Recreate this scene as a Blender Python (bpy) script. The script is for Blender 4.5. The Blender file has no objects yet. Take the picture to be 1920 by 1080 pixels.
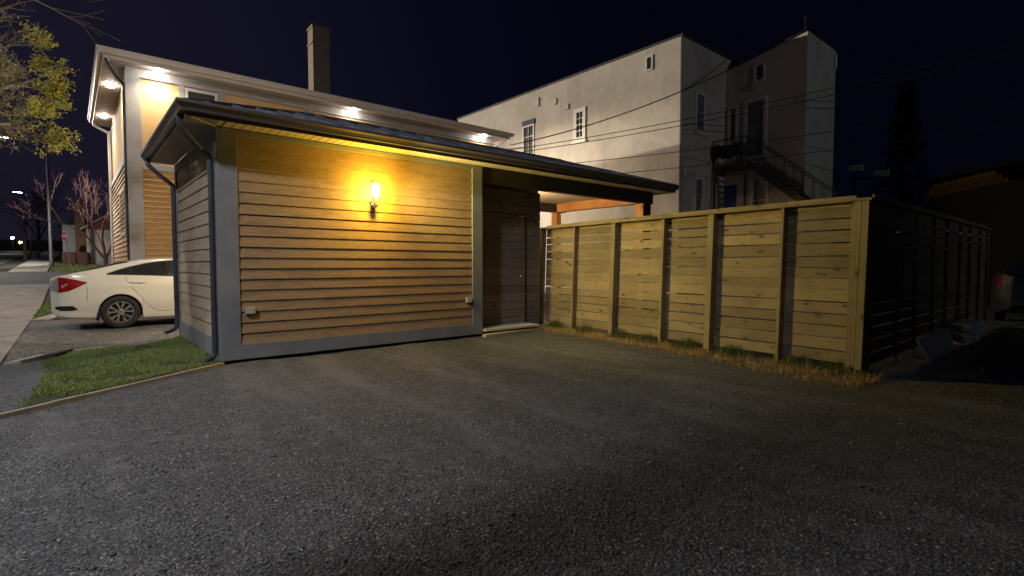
import bpy, math, random
import numpy as np
from mathutils import Vector, Matrix, noise as mnoise

random.seed(7)
rng = np.random.default_rng(7)
scene = bpy.context.scene
COL = scene.collection
PI = math.pi

# ------------------------------------------------------------------ materials
def nt_new(name):
    m = bpy.data.materials.new(name)
    m.use_nodes = True
    nt = m.node_tree
    bsdf = nt.nodes['Principled BSDF']
    return m, nt, bsdf

def N(nt, typ, **kw):
    n = nt.nodes.new(typ)
    for k, v in kw.items():
        if k in n.inputs:
            n.inputs[k].default_value = v
        else:
            setattr(n, k, v)
    return n

def L(nt, a, b):
    nt.links.new(a, b)

def ramp(nt, fac, stops):
    r = nt.nodes.new('ShaderNodeValToRGB')
    el = r.color_ramp.elements
    while len(el) > 1:
        el.remove(el[-1])
    el[0].position = stops[0][0]
    c = stops[0][1]
    el[0].color = (*c, 1) if len(c) == 3 else c
    for p, c in stops[1:]:
        e = el.new(p)
        e.color = (*c, 1) if len(c) == 3 else c
    L(nt, fac, r.inputs['Fac'])
    return r.outputs['Color']

def mixc(nt, fac, a, b, blend='MIX'):
    n = nt.nodes.new('ShaderNodeMix')
    n.data_type = 'RGBA'
    n.blend_type = blend
    for sock, v in ((n.inputs[0], fac), (n.inputs[6], a), (n.inputs[7], b)):
        if hasattr(v, 'is_output'):
            L(nt, v, sock)
        elif isinstance(v, (int, float)):
            sock.default_value = v
        else:
            sock.default_value = (*v, 1)
    return n.outputs[2]

def coords(nt, stretch=(1, 1, 1)):
    tc = nt.nodes.new('ShaderNodeTexCoord')
    mp = nt.nodes.new('ShaderNodeMapping')
    mp.inputs['Scale'].default_value = stretch
    L(nt, tc.outputs['Object'], mp.inputs['Vector'])
    return mp.outputs['Vector']

def noise(nt, vec, scale, detail=6, rough=.6, dist=0):
    n = N(nt, 'ShaderNodeTexNoise')
    n.inputs['Scale'].default_value = scale
    n.inputs['Detail'].default_value = detail
    n.inputs['Roughness'].default_value = rough
    n.inputs['Distortion'].default_value = dist
    L(nt, vec, n.inputs['Vector'])
    return n.outputs['Fac']

def island_value(nt, col, amount):
    g = nt.nodes.new('ShaderNodeNewGeometry')
    mr = N(nt, 'ShaderNodeMapRange')
    mr.inputs['To Min'].default_value = 1 - amount
    mr.inputs['To Max'].default_value = 1 + amount
    L(nt, g.outputs['Random Per Island'], mr.inputs['Value'])
    hs = N(nt, 'ShaderNodeHueSaturation')
    L(nt, mr.outputs['Result'], hs.inputs['Value'])
    L(nt, col, hs.inputs['Color'])
    return hs.outputs['Color']

def bump(nt, bsdf, height, strength, dist):
    b = N(nt, 'ShaderNodeBump')
    b.inputs['Strength'].default_value = strength
    b.inputs['Distance'].default_value = dist
    L(nt, height, b.inputs['Height'])
    L(nt, b.outputs['Normal'], bsdf.inputs['Normal'])

def mat(name, c, c2=None, scale=6, stretch=(1, 1, 1), rough=.75, bump_s=.3, bscale=40, bdist=.004,
        metal=0, island=0, coat=0, c3=None, scale3=1.2):
    m, nt, b = nt_new(name)
    v = coords(nt, stretch)
    if c2 is None:
        c2 = tuple(x * .72 for x in c)
    f = noise(nt, v, scale)
    col = ramp(nt, f, [(.3, c), (.72, c2)])
    if c3:
        f3 = noise(nt, v, scale3, 5, .65)
        mk = ramp(nt, f3, [(.5, (0, 0, 0)), (.68, (1, 1, 1))])
        col = mixc(nt, mk, col, c3)
    if island:
        col = island_value(nt, col, island)
    L(nt, col, b.inputs['Base Color'])
    b.inputs['Roughness'].default_value = rough
    b.inputs['Metallic'].default_value = metal
    b.inputs['Coat Weight'].default_value = coat
    if bump_s:
        bump(nt, b, noise(nt, v, bscale, 5, .7), bump_s, bdist)
    return m

def emit(name, c, s):
    m, nt, b = nt_new(name)
    b.inputs['Base Color'].default_value = (.8, .8, .8, 1)
    b.inputs['Emission Color'].default_value = (*c, 1)
    b.inputs['Emission Strength'].default_value = s
    # slight mottling of the diffuser so it stays a procedural surface
    return m

def wood(name, c, c2, along, knots=True, island=.16, rough=.8, stain=None):
    """boards with grain running along one axis, knots and per-board tone"""
    m, nt, b = nt_new(name)
    st = [6, 6, 6]
    st[along] = .5
    v = coords(nt, tuple(st))
    f = noise(nt, v, 7, 8, .7, .6)
    col = ramp(nt, f, [(.28, c2), (.5, c), (.75, tuple(x * 1.18 for x in c))])
    big = noise(nt, coords(nt, (1, 1, 1)), 1.6, 4)
    col = mixc(nt, ramp(nt, big, [(.4, (0, 0, 0)), (.75, (1, 1, 1))]), col, tuple(x * .62 for x in c))
    if knots:
        st2 = [7, 7, 7]
        st2[along] = 3.2
        vo = N(nt, 'ShaderNodeTexVoronoi')
        vo.inputs['Scale'].default_value = 1.0
        L(nt, coords(nt, tuple(st2)), vo.inputs['Vector'])
        k = ramp(nt, vo.outputs['Distance'], [(.07, (1, 1, 1)), (.20, (0, 0, 0))])
        col = mixc(nt, k, col, tuple(x * .25 for x in c))
    if island:
        col = island_value(nt, col, island)
    if stain:
        s = noise(nt, coords(nt, (1, 1, .4)), 2.2, 6, .7)
        col = mixc(nt, ramp(nt, s, [(.52, (0, 0, 0)), (.8, (1, 1, 1))]), col, stain)
    L(nt, col, b.inputs['Base Color'])
    b.inputs['Roughness'].default_value = rough
    bump(nt, b, f, .35, .004)
    return m

def gravel_mat(name, tint=(1, 1, 1), bright=1.0, cell=55):
    m, nt, b = nt_new(name)
    v = coords(nt)
    nz = N(nt, 'ShaderNodeTexNoise')
    nz.inputs['Scale'].default_value = 30
    L(nt, v, nz.inputs['Vector'])
    dv = mixc(nt, .02, v, nz.outputs['Color'])
    vo = N(nt, 'ShaderNodeTexVoronoi')
    vo.inputs['Scale'].default_value = cell
    L(nt, dv, vo.inputs['Vector'])
    vo2 = N(nt, 'ShaderNodeTexVoronoi')
    vo2.inputs['Scale'].default_value = cell * 2.3
    L(nt, dv, vo2.inputs['Vector'])
    sep = N(nt, 'ShaderNodeSeparateColor')
    L(nt, vo.outputs['Color'], sep.inputs['Color'])
    def c(x, w=0):
        return tuple(max(.004, x * bright * t * (1 + w * k)) for t, k in zip(tint, (1, .2, -.7)))
    col = ramp(nt, sep.outputs['Red'], [(0, c(.022)), (.3, c(.055)), (.6, c(.105)), (.84, c(.155, .06)), (.95, c(.21, .1)), (1, c(.40, .08))])
    edge = ramp(nt, vo.outputs['Distance'], [(.22, (0, 0, 0)), (.58, (1, 1, 1))])
    col = mixc(nt, edge, col, c(.018))
    sep2 = N(nt, 'ShaderNodeSeparateColor')
    L(nt, vo2.outputs['Color'], sep2.inputs['Color'])
    small = ramp(nt, sep2.outputs['Green'], [(0, c(.05)), (.8, c(.12)), (1, c(.2))])
    col = mixc(nt, .2, col, small)
    big = noise(nt, v, .9, 7, .72, .4)
    col = mixc(nt, ramp(nt, big, [(.46, (0, 0, 0)), (.64, (.55, .55, .55))]), col, c(.05, .03))
    rut = noise(nt, coords(nt, (1.5, .28, 1)), 1.0, 4, .6)
    col = mixc(nt, ramp(nt, rut, [(.5, (0, 0, 0)), (.7, (.35, .35, .35))]), col, c(.16, .05))
    mid = noise(nt, v, 4.5, 5, .7)
    col = mixc(nt, ramp(nt, mid, [(.5, (0, 0, 0)), (.75, (.35, .35, .35))]), col, c(.17, .08))
    L(nt, col, b.inputs['Base Color'])
    b.inputs['Roughness'].default_value = .85
    add = N(nt, 'ShaderNodeMath', operation='ADD')
    inv = N(nt, 'ShaderNodeMath', operation='MULTIPLY')
    inv.inputs[1].default_value = -1.0
    L(nt, vo.outputs['Distance'], inv.inputs[0])
    hn = N(nt, 'ShaderNodeMath', operation='MULTIPLY')
    hn.inputs[1].default_value = .8
    L(nt, sep2.outputs['Red'], hn.inputs[0])
    L(nt, inv.outputs[0], add.inputs[0])
    L(nt, hn.outputs[0], add.inputs[1])
    bump(nt, b, add.outputs[0], .85, .015 * 55 / cell + .004)
    return m

def stucco_stained(name, c, stain, spots):
    m, nt, b = nt_new(name)
    v = coords(nt)
    f = noise(nt, v, .5, 9, .72)
    col = ramp(nt, f, [(.3, c), (.52, tuple(x * .86 for x in c)), (.72, tuple(x * .62 for x in c))])
    vs = coords(nt, (1.6, 1.6, .16))
    s = noise(nt, vs, 2.4, 7, .7)
    col = mixc(nt, ramp(nt, s, [(.5, (0, 0, 0)), (.78, (.55, .55, .55))]), col, stain)
    p = noise(nt, v, 1.9, 9, .8)
    pm = noise(nt, v, .35, 2, .5)
    pk = mixc(nt, 1.0, ramp(nt, p, [(.585, (0, 0, 0)), (.68, (.55, .55, .55))]), ramp(nt, pm, [(.44, (0, 0, 0)), (.55, (1, 1, 1))]), 'MULTIPLY')
    col = mixc(nt, pk, col, spots)
    pt = noise(nt, coords(nt, (1, 1, .7)), .8, 3, .45, .8)
    col = mixc(nt, ramp(nt, pt, [(.54, (0, 0, 0)), (.60, (.3, .3, .3))]), col, tuple(x * 1.08 for x in c))
    L(nt, col, b.inputs['Base Color'])
    b.inputs['Roughness'].default_value = .9
    bump(nt, b, noise(nt, v, 14, 6, .75), .4, .02)
    return m

def leafmat(name, c, c2, island=.35):
    m, nt, b = nt_new(name)
    g = nt.nodes.new('ShaderNodeNewGeometry')
    col = ramp(nt, g.outputs['Random Per Island'], [(0, c), (1, c2)])
    L(nt, col, b.inputs['Base Color'])
    b.inputs['Roughness'].default_value = .6
    try:
        b.inputs['Subsurface Weight'].default_value = 0
        b.inputs['Transmission Weight'].default_value = 0
    except Exception:
        pass
    return m

def brickmat(name, c1, c2, mortar, scale=1.0):
    m, nt, b = nt_new(name)
    tc = nt.nodes.new('ShaderNodeTexCoord')
    sp = N(nt, 'ShaderNodeSeparateXYZ')
    L(nt, tc.outputs['Object'], sp.inputs[0])
    ad = N(nt, 'ShaderNodeMath', operation='ADD')
    L(nt, sp.outputs[0], ad.inputs[0]); L(nt, sp.outputs[1], ad.inputs[1])
    cb = N(nt, 'ShaderNodeCombineXYZ')
    L(nt, ad.outputs[0], cb.inputs[0]); L(nt, sp.outputs[2], cb.inputs[1])
    br = N(nt, 'ShaderNodeTexBrick')
    br.inputs['Scale'].default_value = 4.5 * scale
    br.inputs['Color1'].default_value = (*c1, 1)
    br.inputs['Color2'].default_value = (*c2, 1)
    br.inputs['Mortar'].default_value = (*mortar, 1)
    br.inputs['Mortar Size'].default_value = .03
    L(nt, cb.outputs[0], br.inputs['Vector'])
    f = noise(nt, tc.outputs['Object'], 3, 6)
    col = mixc(nt, ramp(nt, f, [(.4, (0, 0, 0)), (.8, (.6, .6, .6))]), br.outputs['Color'], tuple(x * .5 for x in c1))
    L(nt, col, b.inputs['Base Color'])
    b.inputs['Roughness'].default_value = .9
    bump(nt, b, br.outputs['Fac'], -.4, .01)
    return m

def glassmat(name, c=(.02, .022, .025), rough=.06):
    m, nt, b = nt_new(name)
    v = coords(nt)
    L(nt, ramp(nt, noise(nt, v, 3), [(.3, c), (.8, tuple(x * 1.5 for x in c))]), b.inputs['Base Color'])
    b.inputs['Roughness'].default_value = rough
    b.inputs['IOR'].default_value = 1.5
    return m

M = {}
M['gravel'] = gravel_mat('gravel_surface', (.93, 1.0, 1.13), 2.05, 64)
M['drive'] = gravel_mat('driveway_surface', (1.05, 1.0, .95), 2.6, 34)
M['soil'] = mat('dark_soil', (.05, .042, .03), (.03, .026, .02), 3, rough=.95, bump_s=.6, bscale=20, bdist=.02)
M['lawnbase'] = mat('lawn_soil', (.03, .045, .014), (.05, .045, .022), 5, rough=.95, bump_s=.6, bscale=30, bdist=.02)
M['concrete'] = mat('sidewalk_concrete', (.34, .31, .28), (.22, .20, .18), 2.2, rough=.88, bump_s=.35, bscale=60, c3=(.16, .14, .12), scale3=1.4)
M['kerb'] = mat('kerb_concrete', (.46, .40, .34), (.3, .26, .22), 5, rough=.9, bump_s=.6, bscale=30, bdist=.01)
M['asphalt'] = mat('road_asphalt', (.075, .075, .078), (.045, .045, .047), 4, rough=.85, bump_s=.5, bscale=90, c3=(.1, .1, .1), scale3=.5)
M['farroad'] = mat('far_road_concrete', (.3, .3, .3), (.22, .22, .22), 2, rough=.9, bump_s=0)
M['siding'] = mat('tan_lap_siding', (.41, .275, .150), (.28, .18, .095), 9, (1.1, 1.1, 5), .62, 1.0, 24, .012, c3=(.25, .17, .1), scale3=2.0)
M['siding_side'] = mat('paler_lap_siding', (.46, .37, .26), (.38, .30, .205), 5, (1, 1, 4), .7, .35, 50, .003, c3=(.3, .24, .17), scale3=1.3)  # copy of the front siding, lightened for the weakly lit side wall
M['trim'] = mat('grey_painted_trim', (.225, .238, .258), (.17, .18, .197), 3.2, rough=.62, bump_s=.22, bscale=70, bdist=.003, c3=(.26, .26, .26), scale3=1.4)
M['darkwood'] = wood('dark_stained_boards', (.20, .168, .160), (.12, .10, .098), 0, True, .2, .7)
M['beamshade'] = wood('shaded_beam_timber', (.035, .026, .022), (.02, .016, .014), 0, False, 0, .75)  # porch timber with the shade of its unlit faces put into the colour
M['roofmetal'] = mat('dark_roof_metal', (.17, .18, .21), (.10, .107, .13), 2.5, rough=.42, bump_s=.1, bscale=8, bdist=.01, c3=(.30, .32, .36), scale3=3.0)
M['gutter'] = mat('dark_brown_gutter', (.12, .105, .105), (.095, .085, .087), 4, rough=.38, bump_s=.06, bscale=6, bdist=.006)
M['downpipe'] = mat('dark_grey_downpipe', (.055, .06, .075), (.04, .044, .055), 4, rough=.4, bump_s=.05, bscale=8)
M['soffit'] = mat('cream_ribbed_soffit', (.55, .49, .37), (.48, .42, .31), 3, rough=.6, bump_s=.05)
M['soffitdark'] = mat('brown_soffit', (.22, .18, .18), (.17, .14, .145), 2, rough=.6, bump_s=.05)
M['slab'] = mat('slab_concrete', (.06, .055, .052), (.04, .037, .035), 5, rough=.9)
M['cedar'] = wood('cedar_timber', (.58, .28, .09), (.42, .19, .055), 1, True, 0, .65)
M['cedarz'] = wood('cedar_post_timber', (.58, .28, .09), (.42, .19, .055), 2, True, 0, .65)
M['lumber'] = wood('pale_lumber', (.55, .48, .30), (.42, .36, .22), 0, False, .1, .8)
M['lumberw'] = wood('white_threshold', (.62, .58, .50), (.5, .46, .4), 0, False, .05, .6)
M['fence'] = wood('weathered_fence_boards', (.30, .238, .155), (.17, .135, .092), 1, True, .32, .82, (.2, .165, .11))
M['fencez'] = wood('weathered_fence_posts', (.30, .247, .155), (.21, .17, .11), 2, True, .1, .82)
M['fencex'] = wood('weathered_side_boards', (.28, .24, .17), (.2, .17, .12), 0, True, .16, .82)
M['box'] = mat('grey_outlet_cover', (.42, .43, .38), (.36, .37, .33), 6, rough=.45, bump_s=0)
M['steel'] = mat('brushed_metal', (.5, .47, .42), (.4, .38, .34), 8, rough=.35, metal=.7, bump_s=.05)
M['stucco_y'] = mat('ochre_stucco', (.68, .44, .215), (.60, .385, .18), 2, rough=.85, bump_s=.5, bscale=22, bdist=.012)
M['lap_y'] = mat('orange_lap_siding', (.56, .33, .12), (.42, .235, .08), 4, (1, 1, 4), .65, .3, 40)
M['housetrim'] = mat('pale_grey_trim', (.42, .40, .385), (.34, .325, .31), 3, rough=.65, bump_s=.25, bscale=40, bdist=.005)
M['housegutter'] = mat('taupe_gutter', (.68, .62, .57), (.60, .54, .50), 2, rough=.45, bump_s=.05)
M['housesoffit'] = mat('taupe_soffit', (.42, .38, .35), (.36, .33, .3), 2, rough=.6, bump_s=.05)
M['shingle'] = mat('dark_shingles', (.045, .042, .042), (.03, .028, .028), 8, rough=.9, bump_s=.6, bscale=12, bdist=.02)
M['whitepaint'] = mat('white_window_paint', (.72, .70, .64), (.62, .6, .55), 5, rough=.5, bump_s=.05)
M['glass'] = glassmat('window_glass')
M['glasspale'] = glassmat('pale_window_glass', (.13, .135, .15), .15)  # paler panes for the stucco block
M['glassdim'] = glassmat('dim_window_glass', (.05, .055, .06), .12)
M['wstucco'] = stucco_stained('stained_white_stucco', (.62, .565, .49), (.40, .34, .27), (.2, .15, .11))
M['wtrim'] = mat('dark_roof_cap', (.06, .055, .055), (.04, .038, .038), 4, rough=.7, bump_s=.1)
M['iron'] = mat('dark_iron', (.03, .03, .032), (.02, .02, .022), 6, rough=.6, bump_s=.1)
M['greywood'] = mat('grey_deck_wood', (.13, .12, .11), (.09, .085, .08), 4, rough=.85)
M['bluepanel'] = mat('dark_blue_panel', (.03, .05, .28), (.02, .035, .2), 4, rough=.5, bump_s=.05)
M['brick'] = brickmat('orange_brick', (.22, .11, .055), (.17, .08, .04), (.17, .14, .11))
M['brickch'] = brickmat('brown_brick', (.34, .25, .17), (.27, .19, .125), (.28, .25, .2))
M['brickdark'] = brickmat('dark_red_brick', (.16, .07, .05), (.12, .05, .04), (.14, .11, .09))
M['garagew'] = mat('chalky_white_render', (.55, .56, .56), (.36, .37, .37), 1.2, rough=.9, bump_s=.3, c3=(.2, .2, .2), scale3=1.1)
M['greyw'] = mat('grey_clapboard', (.36, .38, .40), (.28, .3, .32), 1.2, (1, 1, 6), rough=.8)
M['bark'] = mat('grey_bark', (.40, .34, .26), (.26, .215, .16), 9, (1, 1, .3), .9, .8, 20, .02)
M['barkpale'] = mat('pale_bark', (.30, .26, .23), (.2, .17, .15), 9, (1, 1, .3), .9, .6, 20, .02)
M['barkdark'] = mat('dark_bark', (.035, .03, .028), (.02, .018, .016), 9, (1, 1, .3), .9, .6, 20, .02)
M['barkred'] = mat('reddish_twigs', (.30, .135, .11), (.20, .085, .07), 9, (1, 1, .3), .85, .3, 20, .01)
M['leafy'] = leafmat('spring_leaves', (.30, .29, .05), (.68, .62, .08))
M['leafred'] = leafmat('red_buds', (.22, .07, .06), (.32, .12, .09))
M['leafdark'] = leafmat('dark_needles', (.003, .004, .003), (.006, .008, .005))
M['grass'] = leafmat('lawn_blades', (.10, .19, .035), (.34, .36, .12))
M['weed'] = leafmat('weed_blades', (.035, .085, .02), (.12, .14, .04))
M['drygrass'] = leafmat('dry_grass_blades', (.26, .155, .06), (.62, .43, .19))
M['stone'] = leafmat('loose_stones', (.035, .037, .042), (.27, .265, .255))
M['paint'] = mat('white_car_paint', (.74, .71, .62), (.73, .70, .61), 2, rough=.22, bump_s=0, coat=1)
M['carblack'] = mat('black_car_trim', (.012, .012, .013), (.009, .009, .01), 5, rough=.5, bump_s=0)
M['carglass'] = glassmat('car_glass', (.018, .018, .02), .04)
M['tyre'] = mat('tyre_rubber', (.022, .021, .02), (.015, .014, .014), 8, rough=.8, bump_s=.2, bscale=60)
M['rim'] = mat('silver_alloy', (.72, .70, .66), (.66, .64, .6), 8, rough=.25, metal=.9, bump_s=0)
M['redlens'] = mat('red_tail_lens', (.33, .010, .013), (.20, .006, .008), 6, rough=.12, bump_s=0, coat=1)
M['clearlens'] = mat('clear_tail_lens', (.42, .42, .43), (.16, .16, .17), 14, rough=.1, bump_s=0, coat=1)
M['darkpaint'] = mat('dark_car_paint', (.012, .012, .014), (.01, .01, .012), 2, rough=.55, bump_s=0, coat=0)
M['galv'] = mat('galvanised_pole', (.24, .235, .23), (.18, .175, .17), 5, rough=.55, metal=.3, bump_s=.05)
M['stopred'] = mat('red_sign_face', (.5, .02, .025), (.44, .018, .02), 3, rough=.4, bump_s=0)
M['signwhite'] = mat('white_sign_lettering', (.8, .8, .8), (.75, .75, .75), 3, rough=.4, bump_s=0)
M['panelw'] = mat('pale_board', (.80, .80, .74), (.70, .70, .64), 3, rough=.6, bump_s=.1)
M['darkwall'] = mat('dark_shed_boards', (.05, .04, .035), (.03, .025, .022), 2, rough=.9)
M['fascia_lit'] = wood('orange_lit_fascia_boards', (.20, .11, .06), (.07, .045, .03), 1, False, .6, .8)  # orange lamplight put into the board colour; no lamp stands there
M['cable'] = mat('cable_rubber', (.02, .02, .02), (.014, .014, .014), 4, rough=.7, bump_s=0)
M['cablew'] = mat('white_cable', (.7, .68, .62), (.6, .58, .54), 4, rough=.5, bump_s=0)
M['bulb'] = emit('warm_bulb', (1.0, .70, .22), 60)
M['led'] = emit('white_led', (1.0, .95, .88), 90)
M['ledcool'] = emit('cool_led', (.85, .97, 1.0), 60)
M['ledorange'] = emit('orange_lamp', (1.0, .42, .08), 60)
M['stopglow'] = emit('red_reflector', (1.0, .05, .02), .5)

# ------------------------------------------------------------------ mesh building
class MB:
    def __init__(self):
        self.v = []
        self.f = []

    def add(self, vs, fs):
        o = len(self.v)
        self.v.extend(tuple(p) for p in vs)
        self.f.extend(tuple(i + o for i in f) for f in fs)
        return self

    def box(self, x0, x1, y0, y1, z0, z1):
        return self.hexa([(x0, y0, z0), (x1, y0, z0), (x1, y1, z0), (x0, y1, z0),
                          (x0, y0, z1), (x1, y0, z1), (x1, y1, z1), (x0, y1, z1)])

    def hexa(self, p):
        return self.add(p, [(3, 2, 1, 0), (4, 5, 6, 7), (0, 1, 5, 4), (1, 2, 6, 5), (2, 3, 7, 6), (3, 0, 4, 7)])

    def bar(self, a, b, w, h, up=(0, 0, 1)):
        """rectangular bar from a to b"""
        a = Vector(a); b = Vector(b)
        d = (b - a).normalized()
        u = Vector(up)
        s = d.cross(u)
        if s.length < 1e-4:
            s = d.cross(Vector((1, 0, 0)))
        s.normalize()
        u = s.cross(d).normalized()
        s *= w / 2; u *= h / 2
        return self.hexa([a - s - u, a + s - u, b + s - u, b - s - u, a - s + u, a + s + u, b + s + u, b - s + u])

    def prism(self, poly, axis, t0, t1):
        """poly: 2D points in the plane normal to axis (0:x ->(y,z), 1:y ->(x,z), 2:z ->(x,y))"""
        def P(q, t):
            return {0: (t, q[0], q[1]), 1: (q[0], t, q[1]), 2: (q[0], q[1], t)}[axis]
        n = len(poly)
        vs = [P(q, t0) for q in poly] + [P(q, t1) for q in poly]
        fs = [tuple(range(n))[::-1], tuple(range(n, 2 * n))]
        fs += [(i, (i + 1) % n, n + (i + 1) % n, n + i) for i in range(n)]
        return self.add(vs, fs)

    def tube(self, pts, r, n=8, cap=True):
        pts = [Vector(p) for p in pts]
        if not isinstance(r, (list, tuple)):
            r = [r] * len(pts)
        vs, fs = [], []
        ref = None
        for i, p in enumerate(pts):
            d = (pts[min(i + 1, len(pts) - 1)] - pts[max(i - 1, 0)]).normalized()
            if ref is None:
                ref = d.orthogonal().normalized()
            s = (ref - d * ref.dot(d))
            s = s.normalized() if s.length > 1e-5 else d.orthogonal().normalized()
            ref = s
            t = d.cross(s)
            for k in range(n):
                an = 2 * PI * k / n
                vs.append(p + (s * math.cos(an) + t * math.sin(an)) * r[i])
        for i in range(len(pts) - 1):
            for k in range(n):
                a = i * n + k; b = i * n + (k + 1) % n
                fs.append((a, b, b + n, a + n))
        if cap:
            fs.append(tuple(range(n))[::-1])
            fs.append(tuple(range((len(pts) - 1) * n, len(pts) * n)))
        return self.add(vs, fs)

    def lathe(self, prof, origin, axis=2, n=24):
        """prof: (radius, height) list revolved about axis through origin"""
        vs, fs = [], []
        for r, h in prof:
            for k in range(n):
                a = 2 * PI * k / n
                c, s = r * math.cos(a), r * math.sin(a)
                q = {2: (c, s, h), 1: (c, h, s), 0: (h, c, s)}[axis]
                vs.append((origin[0] + q[0], origin[1] + q[1], origin[2] + q[2]))
        for i in range(len(prof) - 1):
            for k in range(n):
                a = i * n + k; b = i * n + (k + 1) % n
                fs.append((a, b, b + n, a + n))
        fs.append(tuple(range(n))[::-1])
        fs.append(tuple(range((len(prof) - 1) * n, len(prof) * n)))
        return self.add(vs, fs)

    def grid(self, rows):
        """rows of equal-length point lists"""
        n = len(rows[0])
        vs = [p for r in rows for p in r]
        fs = [(i * n + j, i * n + j + 1, (i + 1) * n + j + 1, (i + 1) * n + j) for i in range(len(rows) - 1) for j in range(n - 1)]
        return self.add(vs, fs)

    def build(self, name, m, parent=None, bevel=0, smooth=False, loc=None):
        return obj_from(name, self.v, self.f, m, parent, bevel, smooth, loc)

ORIGIN = {}

def obj_from(name, verts, faces, m, parent=None, bevel=0, smooth=False, loc=None):
    """verts in world coordinates; the object's own origin is its thing's base (or loc)"""
    me = bpy.data.meshes.new(name)
    o = bpy.data.objects.new(name, me)
    COL.objects.link(o)
    if parent is not None:
        base = ORIGIN[parent.name]
        o.parent = parent
        o.location = (0, 0, 0)
    else:
        base = Vector(loc) if loc is not None else Vector((0, 0, 0))
        o.location = base
    ORIGIN[o.name] = base
    me.from_pydata([(p[0] - base[0], p[1] - base[1], p[2] - base[2]) for p in verts], [], faces)
    me.validate()
    me.update()
    me.materials.append(m if not isinstance(m, str) else M[m])
    if not smooth:
        import bmesh
        bm = bmesh.new()
        bm.from_mesh(me)
        bmesh.ops.recalc_face_normals(bm, faces=bm.faces)
        bm.to_mesh(me)
        bm.free()
    else:
        for p in me.polygons:
            p.use_smooth = True
    if bevel:
        b = o.modifiers.new('bevel', 'BEVEL')
        b.width = bevel
        b.segments = 2
        b.limit_method = 'ANGLE'
    return o

def thing(name, loc, label, cat, group=None):
    o = bpy.data.objects.new(name, None)
    COL.objects.link(o)
    o.location = loc
    o.empty_display_size = .2
    o['label'] = label
    o['category'] = cat
    if group:
        o['group'] = group
    ORIGIN[o.name] = Vector(loc)
    return o

def tag(o, label, cat, group=None):
    o['label'] = label
    o['category'] = cat
    if group:
        o['group'] = group
    return o

def kind(o, k, label=None, cat=None):
    o['kind'] = k
    if label:
        o['label'] = label
    if cat:
        o['category'] = cat
    return o

def aim(o, d):
    o.rotation_euler = Vector(d).to_track_quat('-Z', 'Y').to_euler()

def spot(name, parent, loc, d, watts, color, size=.05, angle=120, blend=.6):
    l = bpy.data.lights.new(name, 'SPOT')
    l.energy = watts
    l.color = color
    l.shadow_soft_size = size
    l.spot_size = math.radians(angle)
    l.spot_blend = blend
    o = bpy.data.objects.new(name, l)
    COL.objects.link(o)
    o.parent = parent
    o.location = Vector(loc) - ORIGIN[parent.name]
    aim(o, d)
    return o

def point(name, parent, loc, watts, color, size=.05):
    l = bpy.data.lights.new(name, 'POINT')
    l.energy = watts
    l.color = color
    l.shadow_soft_size = size
    o = bpy.data.objects.new(name, l)
    COL.objects.link(o)
    o.parent = parent
    o.location = Vector(loc) - ORIGIN[parent.name]
    return o

def T(y):
    return 0.0 if y < 14 else .04 * (min(y, 130) - 14)

def lerp(pts, x):
    if x <= pts[0][0]:
        return pts[0][1]
    for (a, b), (c, d) in zip(pts, pts[1:]):
        if x <= c:
            return b + (d - b) * (x - a) / (c - a)
    return pts[-1][1]

# ------------------------------------------------------------------ camera, sky
cam = bpy.data.cameras.new('camera')
cam.lens = 36 * 975 / 1920
cam.sensor_width = 36
cam.clip_end = 3000
cam.clip_start = .05
co = bpy.data.objects.new('camera', cam)
COL.objects.link(co)
co.location = (-1.4128, -7.2446, 1.25)
co.rotation_euler = (math.radians(90 - 2.584), 0, math.radians(49.708 - 90))
scene.camera = co

w = bpy.data.worlds.new('World')
scene.world = w
w.use_nodes = True
nt = w.node_tree
bg = nt.nodes['Background']
sky = nt.nodes.new('ShaderNodeTexSky')
sky.sky_type = 'NISHITA'
sky.sun_disc = False
sky.sun_elevation = math.radians(-9)
sky.sun_rotation = math.radians(-30)
hs = nt.nodes.new('ShaderNodeMix')
hs.data_type = 'RGBA'
hs.blend_type = 'ADD'
hs.inputs[0].default_value = 1
nt.links.new(sky.outputs['Color'], hs.inputs[6])
wtc = nt.nodes.new('ShaderNodeTexCoord')
wdp = nt.nodes.new('ShaderNodeVectorMath'); wdp.operation = 'DOT_PRODUCT'
wdp.inputs[1].default_value = (-.55, .83, -.12)      # town glow towards the street
nt.links.new(wtc.outputs['Generated'], wdp.inputs[0])
wcol = ramp(nt, wdp.outputs['Value'], [(.0, (.010, .011, .042)), (.35, (.026, .027, .090)), (.75, (.085, .074, .165)), (1, (.11, .09, .19))])
nt.links.new(wcol, hs.inputs[7])
nt.links.new(hs.outputs[2], bg.inputs['Color'])
bg.inputs['Strength'].default_value = .10

scene.view_settings.view_transform = 'Standard'
scene.view_settings.look = 'None'
scene.view_settings.exposure = 0
scene.view_settings.gamma = 1
scene.render.engine = 'CYCLES'
scene.cycles.use_denoising = True
scene.cycles.max_bounces = 5
scene.cycles.sample_clamp_indirect = 4
scene.cycles.caustics_reflective = False
scene.cycles.caustics_refractive = False

# ------------------------------------------------------------------ ground, road, paths
def sheet(name, x0, x1, ys, dz, m, lab=None):
    mb = MB()
    mb.grid([[(x0, y, T(y) + dz), (x1, y, T(y) + dz)] for y in ys])
    o = mb.build(name, m)
    o['kind'] = 'structure'
    return o

sheet('ground', -320, 320, (-200, 14, 130, 500), -.06, M['soil'])

def relief(x, y, a=.012):
    return a * (mnoise.noise((x * 1.3, y * 1.3, 0)) + .6 * mnoise.noise((x * 3.7, y * 3.7, 5)) + .35 * mnoise.noise((x * 9, y * 9, 9)))

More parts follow.
